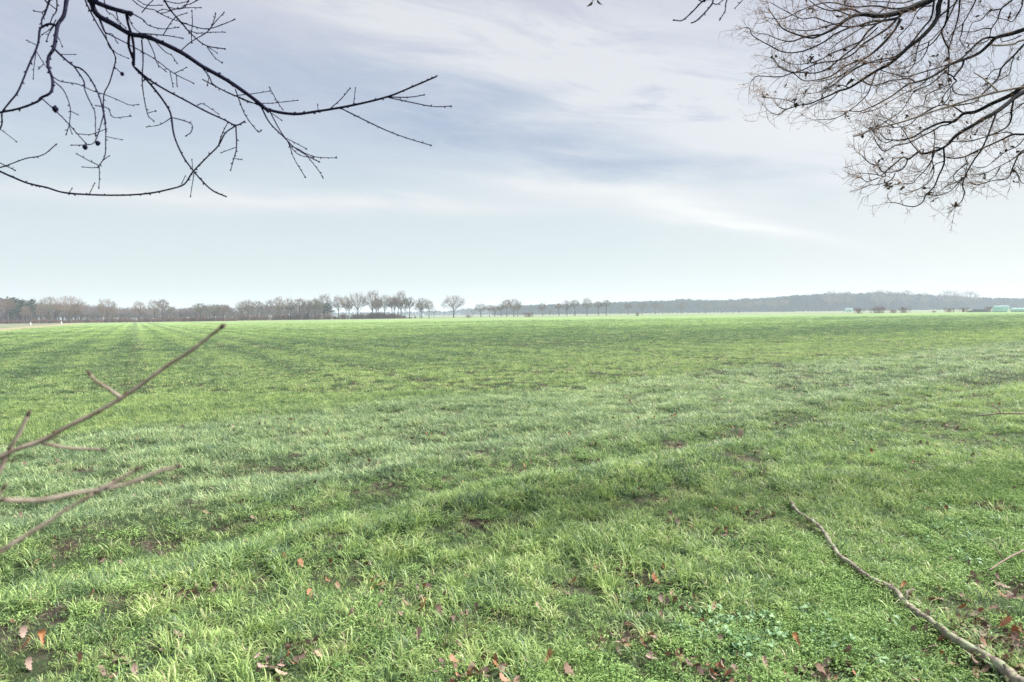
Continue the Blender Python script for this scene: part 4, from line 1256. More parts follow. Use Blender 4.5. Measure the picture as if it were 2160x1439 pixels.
def grow(mb, p, d, L, r, lvl, lv):
    """a fine twig that zigzags, forks and lifts at its tip"""
    n_ = 4 if lvl else 3
    pts = [p]
    dd = d.copy()
    bend = rvec() * .28 + Vector((0, 0, .10))
    for i in range(n_):
        dd = (dd + bend * .5 + rvec() * .20).normalized()
        pts.append(pts[-1] + dd * (L / n_))
    tube(mb, pts, [r * (1 - .45 * i / n_) for i in range(n_ + 1)], 3, cap=False)
    if lvl > 0:
        k = random.randint(2, 4) if lvl > 1 else random.randint(1, 4)
        for _ in range(k):
            i = random.randint(1, n_)
            c = (dd + rvec() * .95).normalized()
            grow(mb, pts[i], c, L * random.uniform(.35, .65), r * .72, lvl - 1, lv)
    if random.random() < .012:
        for _ in range(random.randint(1, 3)):
            leaf_quad(lv, pts[-1], rvec(), random.uniform(0, 6), random.uniform(.03, .055), random.uniform(.016, .03), .5)


for g, (limb, thin, store) in res.items():
    tw, lv = MB(), MB()
    for (line, rad, w0, w1) in store:
        acc = 0
        for i in range(1, len(line)):
            seg = (line[i] - line[i - 1]).length
            px_ = PW / 2 + FPX * ((line[i] - EYE).dot(CAM_R.col[0])) / max(.1, -(line[i] - EYE).dot(CAM_R.col[2]))
            if px_ > 2900:
                continue
            acc += seg * (1.0 if px_ < 2300 else .55)
            big = rad[i] > .018
            while acc > (.105 if big else .053):
                acc -= .105 if big else .053
                t = (line[i] - line[i - 1]).normalized()
                d = (t * random.uniform(.5, 1.3) + rvec() * .95 + Vector((0, 0, -.06))).normalized()
                grow(tw, line[i], d, random.uniform(.09, .23), random.uniform(.0017, .0027), random.choice((1, 1, 2)), lv)
        if rad[-1] < .02:
            for _ in range(3):
                d = ((line[-1] - line[-2]).normalized() + rvec() * .5).normalized()
                grow(tw, line[-1], d, random.uniform(.10, .22), .0019, 2, lv)
    tag(tw.build('twigs', M_rtwig, limb), kind='stuff')
    if lv.f:
        tag(lv.build('leaves', M_leafdead, limb), kind='stuff')
# clots of withered leaves that still hang on
dd_ = {'D': right_depth('D'), 'F': right_depth('F'), 'K': right_depth('K')}
for (g, px, py, k_, sp) in (('D', 1712, 124, 22, 14), ('F', 1868, 128, 16, 14), ('K', 1873, 392, 16, 6), ('K', 2017, 436, 7, 5), ('F', 1795, 172, 8, 8)):
    mb = MB()
    for _ in range(k_):
        p = at(px + random.gauss(0, sp * .5), py + random.gauss(0, sp * .4), dd_[g](px, py) + random.gauss(0, .03))
        leaf_quad(mb, p, rvec(), random.uniform(0, 6), random.uniform(.025, .045), random.uniform(.014, .026), .5)
    mb.build('leaves', M_leafdead, res[g][0])

# ---- saplings close to the camera, left and right
SB = Vector((-.80, .62, 0))
sap = thing('bare_sapling', 'bare young shrub reaching blurred brown twigs in from the lower left', 'shrub', SB)
CS = (0, 660, 2.665)
mb = MB()
tube(mb, [SB + Vector((.02 * math.sin(i), .02 * math.cos(i * 1.3), -.05 + 2.0 * i / 12)) for i in range(13)], [.014 - .0007 * i for i in range(13)], 10)
mb.build('stem', M_sap, sap)
TW = [(.80, 10.5, 7, [(-420, 1060), (-150, 900), (40, 790), (230, 720), (400, 630), (560, 550), (680, 480), (800, 400), (950, 290), (1080, 210), (1180, 130), (1240, 85)],
       [(8, 6, [(680, 475), (640, 450), (600, 420), (540, 385), (505, 345)]), (8, 7, [(45, 775), (100, 690), (130, 630), (155, 578)]), (7, 6, [(235, 732), (300, 745), (380, 760), (480, 765), (570, 770)]),
        (9, 8, [(45, 780), (20, 840), (-10, 905), (-60, 980)])]),
      (.62, 11.5, 7.5, [(-420, 900), (-150, 1020), (0, 1050), (120, 1056), (250, 1050), (450, 1010), (560, 995), (700, 965), (800, 930), (900, 890), (990, 868)],
       [(9, 8, [(560, 990), (640, 955), (700, 920), (760, 885)]), (7, 7, [(-20, 1050), (0, 1010), (15, 990)])]),
      (.66, 11.5, 7, [(-420, 1560), (-150, 1430), (0, 1345), (60, 1305), (150, 1250), (280, 1170), (350, 1120), (420, 1080), (530, 1015)], [])]
for d0, w0, w1, pts, kids in TW:
    mb = MB()
    ln = [at(p[0], p[1], d0 + .0002 * p[0]) for p in smooth_line(trace(CS, pts), 5)]
    ln = [Vector(e) for e in smooth_line([SB + Vector((0, 0, ln[0].z - .12)), ln[0]], 3)][:-1] + ln
    rd = [.5 * (w0 + (w1 - w0) * i / (len(ln) - 1)) / FPX * d0 * (1 + .09 * math.sin(i * .8)) for i in range(len(ln))]
    tube(mb, ln, rd, 10)
    tips = [(ln, rd)]
    for a, b, kp in kids:
        kl = [at(p[0], p[1], d0 + .0002 * p[0]) for p in smooth_line(trace(CS, kp), 4)]
        kr = [.5 * (a + (b - a) * i / (len(kl) - 1)) / FPX * d0 for i in range(len(kl))]
        tube(mb, kl, kr, 8)
        tips.append((kl, kr))
    twig = mb.build('twig', M_sap, sap)
    for kl, kr in tips:
        bb = MB()
        t = (kl[-1] - kl[-2]).normalized()
        s = kr[-1] * 1.25
        tube(bb, [kl[-1] - t * s * .6, kl[-1] + t * s * .7, kl[-1] + t * s * 2.0, kl[-1] + t * s * 3.4], [s * .8, s * 1.0, s * .8, s * .12], 8)
        if kl is ln:
            for q in (Vector((.5, 0, .6)), Vector((-.3, 0, .7)), Vector((.6, 0, -.3))):
                e = (t + q * .7).normalized()
                tube(bb, [kl[-1], kl[-1] + e * s * 1.4, kl[-1] + e * s * 2.6], [s * .6, s * .9, s * .1], 6)
            for i in range(6, len(kl) - 3, 7):
                e = rvec().cross(t).normalized()
                tube(bb, [kl[i], kl[i] + e * kr[i] * 1.1 + t * kr[i], kl[i] + e * kr[i] * 1.3 + t * kr[i] * 2.4], [kr[i] * .7, kr[i] * .6, kr[i] * .1], 6)
        bb.build('bud', M_bud, twig)

SB2 = Vector((2.25, 2.3, 0))
sap2 = thing('bare_sapling', 'thin bare shrub sending blurred grey twigs across the upper right branches', 'shrub', SB2)
mb = MB()
tube(mb, [SB2 + Vector((.03 * math.sin(i), .03 * math.cos(i * 1.3), -.05 + 3.0 * i / 12)) for i in range(13)], [.016 - .0008 * i for i in range(13)], 8)
mb.build('stem', M_sap, sap2)
for pts, kids in (([(2900, 700), (2400, 800), (1920, 880), (1660, 930), (1450, 985), (1180, 1070), (960, 1140), (700, 1230), (380, 1310), (280, 1360), (190, 1380)],
                   [[(1660, 930), (1600, 870), (1550, 830), (1480, 775), (1410, 735)]]),
                  ([(2900, 200), (2400, 330), (1920, 405), (1830, 440), (1750, 455), (1660, 460), (1590, 455)], [])):
    mb = MB()
    for j, pp in enumerate([pts] + kids):
        ln = [at(p[0], p[1], 2.3) for p in smooth_line(trace(CDD, pp), 4)]
        if j == 0:
            ln = [SB2 + Vector((0, 0, ln[0].z - .1))] + ln
        tube(mb, ln, [(.0042 - .0016 * i / len(ln)) * (1 if j == 0 else .7) for i in range(len(ln))], 6)
    mb.build('twig', M_sap, sap2)


# ------------------------------------------------------------------ far trees
def tree_mesh(a=.32, c=.36, cz=.62, fork=.28, nl=12, seed=0, twigs=900, thick=1.0, low=.0):
    """bare tree 10 m tall: a fan of limbs filling a rounded crown with fine twigs; (trunk builder, crown builder, height, half width)"""
    random.seed(seed)
    T, C = MB(), MB()
    H = 10.0
    zt = H * (cz - .05)
    pts = [Vector((.13 * math.sin(i * 1.7 + seed) * i / 5, .13 * math.cos(i * 1.1 + seed) * i / 5, zt * i / 7 - (.3 if i == 0 else 0))) for i in range(8)]
    tube(T, pts, [.25 * thick * (1 - .68 * i / 7) * (1.4 if i == 0 else 1) for i in range(8)], 7)
    lump = [random.uniform(.66, 1.14) for _ in range(24)]

    def shell(az_, el_, k=1.0):
        i = az_ / 6.2832 * 8
        m_ = lump[int(i) % 8 + 8 * (0 if el_ < 0 else (1 if el_ < .8 else 2))]
        return Vector((math.cos(az_) * math.cos(el_) * a * H * k * m_, math.sin(az_) * math.cos(el_) * a * H * k * m_, H * cz + math.sin(el_) * c * H * k * (m_ if el_ < .6 else .5 + .5 * m_)))

    ends = []
    for i in range(nl):
        e = math.asin(-.35 + low + 1.32 * (i + .5) / nl) if abs(-.35 + low + 1.32 * (i + .5) / nl) < 1 else 1.4
        z_ = i * 2.4 + seed
        tip = shell(z_, e, random.uniform(.88, 1.0))
        f = fork / cz + (1 - fork / cz) * (i + .3) / nl * .9
        k = min(6, int(f * 7))
        p = pts[k].lerp(pts[k + 1], f * 7 - k)
        mid = p.lerp(tip, .5) + Vector((0, 0, -.04 * H if e > .3 else .05 * H)) + rvec() * .2
        ln = [Vector(q) for q in smooth_line([p, mid, tip], 4)]
        r = .105 * thick * (1.15 - .4 * f)
        tube(C, ln, [max(.03, r * (1 - .8 * j / 8)) for j in range(9)], 5)
        for j in range(2, 9):
            for _ in range(2):
                d = ((ln[j] - ln[j - 1]).normalized() * .8 + rvec() * .9 + Vector((0, 0, .15))).normalized()
                L = H * random.uniform(.06, .13)
                q = [ln[j], ln[j] + d * L * .5 + rvec() * .08, ln[j] + d * L + Vector((0, 0, .1)) + rvec() * .1]
                tube(C, q, [.035, .03, .022], 3, cap=False)
                ends.append((q[1], d)); ends.append((q[2], d))
    cc = Vector((0, 0, H * (cz - .18)))
    for _ in range(int(twigs * .58)):
        p = shell(random.uniform(0, 6.2832), math.asin(random.uniform(-.55 + low * .5, 1)), random.uniform(.45, 1.0) ** .6)
        d = ((p - cc).normalized() + rvec() * .7 + Vector((0, 0, .25))).normalized()
        L = H * random.uniform(.03, .065)
        tube(C, [p - d * L, p + rvec() * .05, p + d * L * .55], [.026, .023, .016], 3, cap=False)
        e = (d + rvec() * .8).normalized()
        tube(C, [p, p + e * L * .7], [.02, .015], 3, cap=False)
    zs = np.percentile(np.array(C.v)[:, 2], 99.7)
    xs = np.percentile(np.abs(np.array(C.v)[:, :2]), 97)
    return T, C, float(zs), float(xs)


VAR = {}
for key, kw, tm, cm in (('oak', dict(a=.40, c=.36, cz=.62, fork=.24, nl=14, seed=3), M_ftrunk, M_crown), ('oak2', dict(a=.36, c=.36, cz=.62, fork=.27, nl=13, seed=14), M_ftrunk, M_crowny),
                        ('oak3', dict(a=.46, c=.37, cz=.61, fork=.22, nl=16, seed=25, twigs=1100), M_ftrunk, M_crown), ('slim', dict(a=.26, c=.36, cz=.63, fork=.30, nl=12, seed=36, thick=.8, twigs=650), M_ftrunk, M_crown),
                        ('slim2', dict(a=.22, c=.30, cz=.69, fork=.42, nl=11, seed=47, thick=.75, twigs=520), M_ftrunk, M_crowny), ('round', dict(a=.33, c=.29, cz=.70, fork=.42, nl=12, seed=58), M_ftrunk, M_crown),
                        ('round2', dict(a=.32, c=.30, cz=.69, fork=.40, nl=12, seed=69), M_ftrunk, M_crowny), ('birch', dict(a=.2, c=.36, cz=.63, fork=.30, nl=12, seed=80, thick=.6, twigs=420), M_birch, M_crown),
                        ('small', dict(a=.38, c=.38, cz=.60, fork=.2, nl=9, seed=91, twigs=420), M_ftrunk, M_crown)):
    T, C, zs, xs = tree_mesh(**kw)
    VAR[key] = (T.mesh('trunk', tm), C.mesh('crown', cm), zs, xs)
random.seed(99)


def far_tree(kind, px, top, wpx, d, label, group, lean=0.0):
    me_t, me_c, zs, xs = VAR[kind]
    H = tall(px, top, d)
    wd = wpx / FPX * d
    loc = far(px, d)
    t = thing('bare_tree' if kind != 'birch' else 'birch_tree', label, 'tree', loc, group)
    t.scale = (wd / (2 * xs),) * 2 + (H / zs,)
    t.rotation_euler = (0, lean, random.uniform(0, 6.28))
    for nm, me in (('trunk', me_t), ('crown', me_c)):
        o = bpy.data.objects.new(nm, me)
        COL.objects.link(o)
        o.parent = t
    return t


ORD = ['first', 'second', 'third', 'fourth', 'fifth', 'sixth', 'seventh', 'eighth', 'ninth', 'tenth', 'eleventh', 'twelfth', 'thirteenth', 'fourteenth', 'fifteenth', 'sixteenth', 'seventeenth',
       'eighteenth', 'nineteenth', 'twentieth', 'twenty-first', 'twenty-second', 'twenty-third', 'twenty-fourth', 'twenty-fifth', 'twenty-sixth', 'twenty-seventh', 'twenty-eighth', 'twenty-ninth', 'thirtieth', 'thirty-first', 'thirty-second']
A_ = [('round', 17, 629, 32, 310, 0), ('slim', 55, 645, 20, 306, 0), ('small', 86, 640, 20, 306, 0), ('oak2', 104, 625, 36, 302, 0), ('slim2', 124, 640, 18, 312, 0), ('oak', 147, 624, 58, 300, 0), ('slim', 161, 640, 20, 308, 0),
      ('birch', 218, 642, 12, 322, 0), ('oak3', 227, 630, 40, 308, 0), ('birch', 241, 648, 12, 322, 0), ('slim', 294, 634, 27, 310, 0), ('oak', 326, 632, 27, 306, 0), ('round', 344, 631, 24, 312, 0), ('slim2', 358, 645, 12, 322, 0),
      ('birch', 420, 645, 12, 330, 0), ('round2', 423, 639, 30, 314, 0), ('oak2', 453, 641, 28, 316, 0), ('round', 472, 642, 26, 320, 0)]
B_ = [('oak2', 511, 635, 28, 345, 0), ('slim', 524, 631, 26, 340, 0), ('round2', 544, 634, 24, 345, 0), ('birch', 569, 631, 18, 350, 0), ('oak', 587, 625, 26, 345, 0), ('slim2', 592, 636, 20, 340, .06), ('slim', 609, 627, 22, 348, 0), ('slim2', 613, 638, 18, 350, 0),
      ('round', 633, 629, 26, 350, 0), ('slim', 650, 631, 24, 352, 0), ('round2', 664, 630, 26, 350, 0), ('slim2', 673, 634, 18, 345, 0), ('oak', 684, 620, 36, 350, 0), ('slim', 714, 623, 28, 352, 0), ('birch', 730, 623, 22, 348, 0), ('birch', 737, 630, 16, 350, 0),
      ('oak3', 755, 617, 36, 352, 0), ('oak', 786, 612, 36, 352, 0), ('slim', 794, 628, 22, 356, .05), ('slim2', 799, 630, 20, 360, -.05), ('oak2', 810, 621, 28, 352, .10), ('round', 827, 626, 26, 354, 0), ('slim', 833, 624, 22, 352, 0), ('slim2', 840, 626, 20, 356, 0),
      ('oak', 846, 613, 28, 352, 0), ('slim', 854, 628, 18, 352, .06), ('slim2', 864, 626, 22, 350, 0), ('slim', 886, 636, 22, 366, 0), ('oak2', 890, 628, 28, 360, 0), ('slim', 905, 631, 20, 365, 0), ('small', 915, 650, 12, 420, 0)]
C_ = [('small', 998, 652, 14, 470, 0), ('oak2', 1014, 640, 27, 440, 0), ('round', 1033, 643, 20, 440, 0), ('slim', 1044, 643, 18, 440, 0), ('slim2', 1057, 641, 16, 430, 0), ('round2', 1069, 632, 22, 425, 0), ('oak3', 1084, 630, 33, 415, 0), ('slim2', 1092, 640, 16, 430, 0),
      ('slim', 1144, 638, 18, 420, 0), ('small', 1161, 650, 12, 480, 0), ('round', 1179, 639, 17, 420, 0), ('oak', 1196, 633, 22, 410, 0), ('round2', 1213, 632, 21, 410, 0), ('oak2', 1238, 628, 21, 405, 0), ('round', 1262, 635, 19, 410, 0), ('round2', 1279, 632, 19, 410, 0),
      ('round', 1325, 640, 18, 520, 0), ('round2', 1354, 638, 22, 520, 0), ('round', 1383, 638, 22, 560, 0), ('slim', 1397, 642, 14, 600, 0), ('oak2', 1437, 636, 22, 620, 0), ('round2', 1488, 637, 18, 680, 0), ('round', 1499, 641, 14, 700, 0), ('oak2', 1523, 634, 20, 720, 0),
      ('round', 1547, 636, 18, 740, 0), ('round2', 1559, 635, 19, 740, 0), ('oak', 1580, 635, 18, 760, 0), ('round', 1602, 633, 18, 780, 0), ('round2', 1624, 632, 18, 790, 0), ('oak2', 1635, 632, 16, 800, 0), ('round', 1653, 631, 18, 810, 0)]
D_ = [('oak', 1751, 613, 32, 840, 0), ('slim', 1771, 614, 18, 850, 0), ('oak2', 1788, 614, 26, 850, 0), ('oak3', 1852, 611, 30, 840, 0), ('oak', 1875, 612, 30, 850, 0), ('oak2', 1911, 612, 34, 845, 0), ('slim', 1951, 616, 18, 850, 0), ('oak3', 2003, 612, 40, 820, 0), ('oak', 2044, 613, 38, 820, 0)]
LOOK = {'oak': 'broad crowned', 'oak2': 'broad olive-brown', 'oak3': 'wide spreading', 'slim': 'slim', 'slim2': 'slender high-crowned', 'round': 'round-topped', 'round2': 'round-topped olive', 'birch': 'white stemmed', 'small': 'small'}
for rows_, where, grp in ((A_, 'in the row before left wood', 'bare trees before the left wood'), (B_, 'in the tall row left of lone tree', 'bare trees in the tall middle row'),
                          (C_, 'in the sparse row right of lone tree', 'bare trees in the sparse row'), (D_, 'topping the right pine wood', 'bare trees topping the right pine wood')):
    for i, (k, px, top, wp, d, ln) in enumerate(rows_):
        far_tree(k, px, top, wp, d, f"{LOOK[k]} bare tree, {ORD[i]} from left {where}", grp, ln)
far_tree('oak3', 957, 623, 46, 408, 'lone broad bare tree with clear sky on both sides', None)


# pines: single dark ones in the left wood and the middle row
def pine_mesh(seed, H=10.0, nc=9, base=.45, wide=1.9, nq=34):
    random.seed(seed)
    T, C = MB(), MB()
    pts = [Vector((.1 * math.sin(i + seed), .1 * math.cos(i * 1.4), H * .95 * i / 6 - (.3 if i == 0 else 0))) for i in range(7)]
    tube(T, pts, [.19 * (1 - .7 * i / 6) for i in range(7)], 6)
    for i in range(nc):
        f = base + (1 - base) * (i + .3) / nc
        a = i * 2.4 + seed
        q = wide * (1.15 - f) * random.uniform(.5, 1.3) * 1.3
        c = Vector((math.cos(a) * q, math.sin(a) * q, H * f * .97))
        tube(T, [Vector((0, 0, H * f * .9)), c], [.06, .03], 4)
        R0 = wide * random.uniform(.42, .68)
        for _ in range(nq):
            v_ = rvec()
            p = c + Vector((v_.x * R0 * 1.15, v_.y * R0 * 1.15, v_.z * R0 * .6)) * random.uniform(.55, 1.05)
            leaf_quad(C, p, rvec() + Vector((0, 0, .6)), random.uniform(0, 6.28), random.uniform(.5, .9), random.uniform(.3, .55), random.random())
    return T, C


PINES = []
for s in (5, 17, 29):
    T, C = pine_mesh(s)
    PINES.append((T.mesh('trunk', M_ftrunk), C.mesh('crown', M_pine)))
random.seed(123)
for j, (px, top, d, lab) in enumerate(((30, 630, 325, 'dark green pine at the far left above the bare wood'), (46, 631, 330, 'dark pine between two others in the left wood'), (66, 632, 322, 'dark pine nearest the two-crowned bare tree in the left wood'),
                                       (692, 640, 345, 'low dark green leaning pine within the tall middle row'))):
    p = far(px, d)
    t = thing('pine_tree', lab, 'tree', p, 'single dark pines')
    H = tall(px, top, d)
    t.scale = (H / 10 * 1.15, H / 10 * 1.15, H / 9.9)
    if px == 692:
        t.scale = (H / 10 * 1.5, H / 10 * 1.5, H / 9.9)
    t.rotation_euler = (0, 0, j * 1.7)
    for nm, me in zip(('trunk', 'crown'), PINES[j % 3]):
        o = bpy.data.objects.new(nm, me)
        COL.objects.link(o)
        o.parent = t

# woods that read as one mass
def pole_mesh(seed, n_=7):
    random.seed(seed)
    mb = MB()
    for i in range(n_):
        x, y = random.uniform(-2, 2), random.uniform(-2, 2)
        h = random.uniform(7, 10)
        p = [Vector((x + .1 * math.sin(k + i), y, h * k / 4)) for k in range(5)]
        tube(mb, p, [.075, .07, .06, .045, .02], 4)
        for _ in range(26):
            z = random.uniform(.3, 1.0) * h
            d = (Vector((random.uniform(-1, 1), random.uniform(-1, 1), random.uniform(.3, 1.4)))).normalized()
            L = random.uniform(.7, 1.6)
            b = Vector((x, y, z))
            tube(mb, [b, b + d * L * .5 + rvec() * .1, b + d * L], [.035, .028, .02], 3, cap=False)
            for _ in range(2):
                e = (d + rvec() * .8).normalized()
                tube(mb, [b + d * L * .5, b + d * L * .5 + e * L * .5], [.022, .02], 3, cap=False)
    return mb


def bush_mesh(seed, n_=110, wide=1.0):
    random.seed(seed)
    mb = MB()
    for i in range(n_):
        a = random.uniform(0, 6.28)
        s = random.uniform(.15, 1.0) * wide
        d = Vector((math.cos(a) * s * .6, math.sin(a) * s * .6, random.uniform(.7, 1.2))).normalized()
        b = Vector((random.gauss(0, .28), random.gauss(0, .28), 0))
        L = random.uniform(.6, 1.05)
        q = [b, b + d * L * .5 + rvec() * .05, b + d * L + rvec() * .1]
        tube(mb, q, [.014, .011, .007], 3, cap=False)
        for _ in range(4):
            e = (d + rvec() * .9).normalized()
            p = q[1].lerp(q[2], random.random())
            tube(mb, [p, p + e * L * random.uniform(.2, .4)], [.009, .007], 3, cap=False)
    return mb


M_wood = crown_mat('wood_poles', (.20, .17, .175), (.28, .24, .24))
WOODK, PINEK = [], []
for s in (1, 2, 3, 4):
    WOODK.append(source(pole_mesh(s), 'bare_thicket', M_wood))
for key in ('slim', 'round', 'slim2'):
    T, C, zs, xs = tree_mesh(**{'slim': dict(a=.28, c=.40, cz=.58, fork=.2, seed=136, twigs=600), 'round': dict(a=.34, c=.36, cz=.62, fork=.25, seed=158), 'slim2': dict(a=.24, c=.38, cz=.60, fork=.25, seed=147, twigs=500)}[key])
    T.add(C.v, C.f)
    WOODK.append(source(T, 'bare_wood_tree', M_wood))
for s in (41, 52, 63, 74):
    T, C = pine_mesh(s, nc=(8 if s < 60 else 14), base=(.55 if s < 60 else .10), nq=26, wide=(1.9 if s < 60 else 1.6))
    o = source(C, 'wood_pine', M_pine)
    b = len(C.v)
    me = o.data
    mb = MB()
    mb.add(C.v, C.f)
    mb.add(T.v, T.f)
    o2 = source(mb, 'wood_pine', M_pine)
    o2.data.materials.append(M_ftrunk)
    mi = [0] * len(C.f) + [1] * len(T.f)
    o2.data.polygons.foreach_set('material_index', mi)
    PINEK.append(o2)
    bpy.data.objects.remove(o)
random.seed(321)


def wood(name, label, px0, px1, d0, depth, step, top_fn, kinds, zbase=10.0, wide=1.0, hj=.1, ktab=None):
    P, Rr, S, I = [], [], [], []
    nrow = max(1, int(depth / step))
    for r_i in range(nrow):
        d = d0 + r_i * step
        dp = step / d * FPX
        px = px0 + random.uniform(0, dp)
        while px < px1:
            dd = d + random.uniform(-.4, .4) * step
            H = tall(px, top_fn(px), d0) * random.uniform(1 - 2.0 * hj, 1 + hj * .55)
            if H > .5:
                p = far(px, dd)
                P.append(p)
                Rr.append((0, 0, random.uniform(0, 6.28)))
                s = H / zbase
                S.append((s * wide * random.uniform(.8, 1.25), s * wide * random.uniform(.8, 1.25), s))
                I.append(random.choice(ktab) if ktab else random.randrange(len(kinds)))
            px += dp * random.uniform(.6, 1.4)
    return scatter(name, P, Rr, S, I, kinds, label)


def interp(tab):
    xs_, ys_ = zip(*tab)
    return lambda px: float(np.interp(px, xs_, ys_))


wood('bare_wood', 'dense grey-purple bare wood behind the trees at far left', -260, 500, 330, 42, 3.6,
     interp([(-260, 632), (60, 634), (100, 640), (175, 640), (215, 645), (300, 650), (400, 648), (440, 643), (480, 645), (500, 655)]), WOODK, 9.6, 1.0, .09)
wood('left_pine_wood', 'dark pines behind the bare trees at far left', -260, 62, 372, 22, 5,
     interp([(-260, 628), (20, 629), (45, 632), (62, 640)]), [o.copy() for o in PINEK], 9.8, 1.2, .06)
wood('thicket', 'hazy grey thicket filling the gaps of the tall middle row', 500, 700, 372, 30, 4.0,
     interp([(500, 648), (540, 643), (600, 644), (640, 640), (680, 638), (700, 650)]), [o.copy() for o in WOODK], 9.6, 1.0, .10)
BUSHK = [source(bush_mesh(s), 'undergrowth_bush', M_redtwig) for s in (7, 8, 9)]
wood('undergrowth', 'low reddish undergrowth along the foot of the middle trees', 495, 880, 352, 20, 4.2,
     interp([(495, 666), (560, 664), (640, 663), (700, 665), (780, 662), (830, 663), (880, 668)]), BUSHK, 1.0, 1.2, .33)
wood('left_undergrowth', 'dark low undergrowth along the foot of the left wood', -260, 500, 318, 9, 3.0,
     interp([(-260, 674), (200, 674), (350, 671), (420, 668), (500, 671)]), [o.copy() for o in BUSHK], 1.0, 1.2, .35)
wood('distant_wood', 'pale blue wood on the horizon behind the lone tree', 640, 2420, 1250, 60, 9,
     interp([(640, 660), (870, 657), (920, 655), (940, 657), (975, 651), (1030, 649), (1060, 646), (1130, 645), (1680, 636), (2420, 634)]), [o.copy() for o in PINEK], 9.8, 1.5, .10, (0, 1, 2, 3, 3, 3))
wood('far_pine_wood', 'long blue-grey pine wood behind the sparse row of trees', 1040, 1680, 900, 60, 6.5,
     interp([(1040, 648), (1090, 644), (1130, 643), (1250, 640), (1300, 637), (1400, 634), (1450, 631), (1500, 633), (1550, 631), (1620, 628), (1680, 624)]), [o.copy() for o in PINEK], 9.8, 1.25, .07, (0, 1, 2, 3, 3))
wood('right_pine_wood', 'dark blue-green pine wood on the right horizon', 1640, 2420, 860, 70, 6.5,
     interp([(1640, 629), (1680, 623), (1740, 620), (1800, 619), (1850, 617), (1930, 621), (1980, 623), (2020, 625), (2080, 628), (2160, 629), (2420, 630)]), [o.copy() for o in PINEK], 9.8, 1.25, .08, (0, 1, 2, 3, 3))

# single shrubs on the far field edge
SHRUB = [MB_.mesh('shrub', M_redtwig) for MB_ in (bush_mesh(s, 48) for s in (31, 32, 33))]
for i, (px, top, wp, d, lab) in enumerate((
        (1810, 650, 26, 285, 'low reddish shrub nearest the single stack of white bales'), (1853, 646, 34, 285, 'largest reddish shrub on the far field edge at right'), (1883, 653, 18, 287, 'smallest shrub between two reddish ones on the field edge'),
        (1908, 648, 24, 288, 'reddish shrub at the right end of the shrub row'), (1970, 655, 9, 290, 'tiny dark shrub alone on the pale strip at right'), (2005, 649, 24, 290, 'shrub left of the dark sheeted clamp'),
        (2033, 649, 22, 300, 'purple-grey shrub just before the dark sheeted clamp'), (2086, 646, 16, 283, 'dark shrub against the left end of the tall bale stack'), (1113, 659, 24, 330, 'low dark shrub in the gap of the sparse tree row'),
        (1345, 659, 10, 300, 'tiny shrub below the sparse tree row on field edge'), (988, 664, 14, 330, 'low brown shrub right of the lone tree'))):
    ob = bpy.data.objects.new('shrub', SHRUB[i % 3])
    COL.objects.link(ob)
    ob.location = far(px, d)
    H = tall(px, top, d)
    ob.scale = (wp / FPX * d / 1.5,) * 2 + (H,)
    ob.rotation_euler = (0, 0, i * 1.3)
    tag(ob, lab, 'shrub', 'shrubs on the far field edge')

# wrapped silage bales
m, n = material('bale_film')
k = n.noise(objc(n), 6, 5, .6)
M_film = finish(m, n, principled(n, n.mix(n.smooth(k, .35, .7), (.50, .74, .72), (.70, .88, .86)), 0.3, 0.5, k, .5, .05))
mb = MB()
prof = [(0, .0), (.0, .30), (.0, .52), (.03, .585), (.10, .625), (.3, .64), (.6, .645), (.9, .64), (1.10, .625), (1.17, .585), (1.20, .52), (1.2, .3), (1.2, 0)]
tube(mb, [Vector((p[0] - .6 + i * 1e-4, 0, .62)) for i, p in enumerate(prof)], [max(.001, p[1]) for p in prof], 20)
BALE = mb.mesh('wrapped_bale', M_film)


def bale(p, z, yaw, lab, grp, s=1.0):
    ob = bpy.data.objects.new('wrapped_bale', BALE)
    COL.objects.link(ob)
    ob.location = (p.x, p.y, z)
    ob.rotation_euler = (0, 0, yaw)
    ob.scale = (s, s, s)
    tag(ob, lab, 'bale', grp)


for tier in range(2):
    for i in range(4):
        p = far(1784.5 + i * 4.1, 560)
        bale(p, tier * 1.45, R(90), f"white wrapped bale, {ORD[i]} from left in the {('bottom', 'top')[tier]} tier of the lone stack", 'bales in the lone stack', 1.22)
for tier in range(2):
    for i in range(5):
        p = far(2097 + i * 6.3 + (1.5 if tier else 0), 268 - i * .2)
        bale(p, tier * 1.17, R(62 + i * 9), f"pale teal wrapped bale, {ORD[i]} from left in the {('bottom', 'top')[tier]} tier of the tall stack", 'bales in the tall stack', 1.02)
for i in range(8):
    p = far(2137 + i * 7.6, 262 - i * .4)
    bale(p, 0, R(88), f"white wrapped bale, {ORD[i]} from left in the low row" if i < 3 else 'white wrapped bale at the right end of the low row', 'bales in the low row', 1.16)

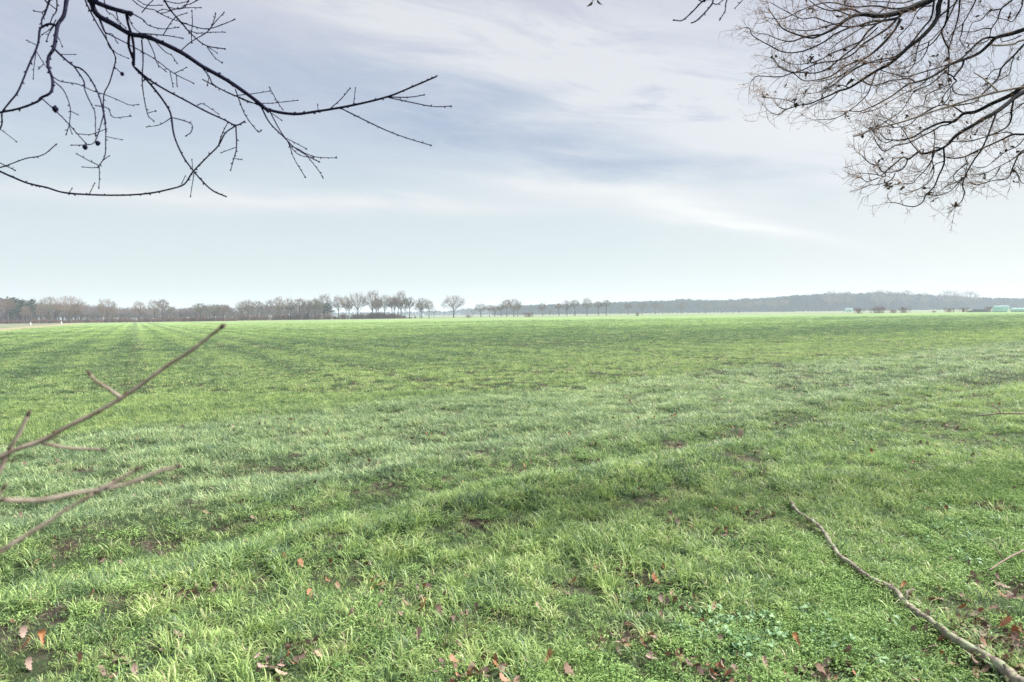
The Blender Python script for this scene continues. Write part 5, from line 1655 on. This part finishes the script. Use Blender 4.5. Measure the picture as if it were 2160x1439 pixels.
# silage clamp under a dark sheet
cp = far(2064, 276)
m, n = material('dark_sheet')
k = n.noise(objc(n), 3, 4, .6)
M_sheet = finish(m, n, principled(n, n.mix(k, (.03, .04, .04), (.07, .08, .075)), .95, .05, k, .5, .05))
mb = MB()
vs, fs = [], []
NX, NY = 18, 7
for i in range(NX):
    for j in range(NY):
        fx, fy = i / (NX - 1), j / (NY - 1)
        hh = min(1, fx * 3.2, (1 - fx) * 7) ** .7 * math.sin(math.pi * fy) ** .5 * 1.3
        vs.append((cp.x - 4.3 + 8.6 * fx, cp.y - 2 + 4 * fy, hh + .04 * math.sin(i * 3 + j) * (hh > .1) - .03))
for i in range(NX - 1):
    for j in range(NY - 1):
        fs.append((i * NY + j, (i + 1) * NY + j, (i + 1) * NY + j + 1, i * NY + j + 1))
mb.add(vs, fs)
tag(mb.build('silage_clamp', M_sheet, off=cp), 'low silage mound under a dark sheet left of the tall bale stack', 'silage clamp')

# white marker posts on the verge
m, n = material('post_white')
M_post = finish(m, n, principled(n, n.mix(n.noise(objc(n), 4, 4), (.62, .62, .60), (.82, .82, .80)), .6, .3))
for px, py, d, lab in ((64, 683.5, 178, 'taller white marker post on the dry verge at far left'), (129, 682, 205, 'smaller white marker post right of the taller one on the verge')):
    p = far(px, d)
    t = thing('marker_post', lab, 'post', p, 'white marker posts on the verge')
    mb = MB()
    tube(mb, [p + Vector((0, 0, -.1)), p + Vector((0, 0, .4)), p + Vector((0, 0, .92)), p + Vector((.02, 0, .98))], [.14, .135, .13, .08], 10)
    mb.build('shaft', M_post, t)

# ------------------------------------------------------------------ the air
bpy.ops.mesh.primitive_cube_add(size=1)
hz = bpy.context.object
hz.name = 'haze'
hz.scale = (5400, 5400, 42)
hz.location = (0, 0, 42 / 2 - 1.6)
m, n = material('haze')
pv = n.node('ShaderNodeVolumePrincipled')
pv.inputs['Color'].default_value = (.74, .84, 1.0, 1)
pv.inputs['Density'].default_value = .00040
pv.inputs['Density Attribute'].default_value = ''
pv.inputs['Color Attribute'].default_value = ''
pv.inputs['Temperature Attribute'].default_value = ''
pv.inputs['Anisotropy'].default_value = 0.1
o = n.node('ShaderNodeOutputMaterial')
m.node_tree.links.new(pv.outputs[0], o.inputs['Volume'])
hz.data.materials.append(m)
tag(hz, kind='stuff')
hz['label'] = 'pale winter haze over the fields'
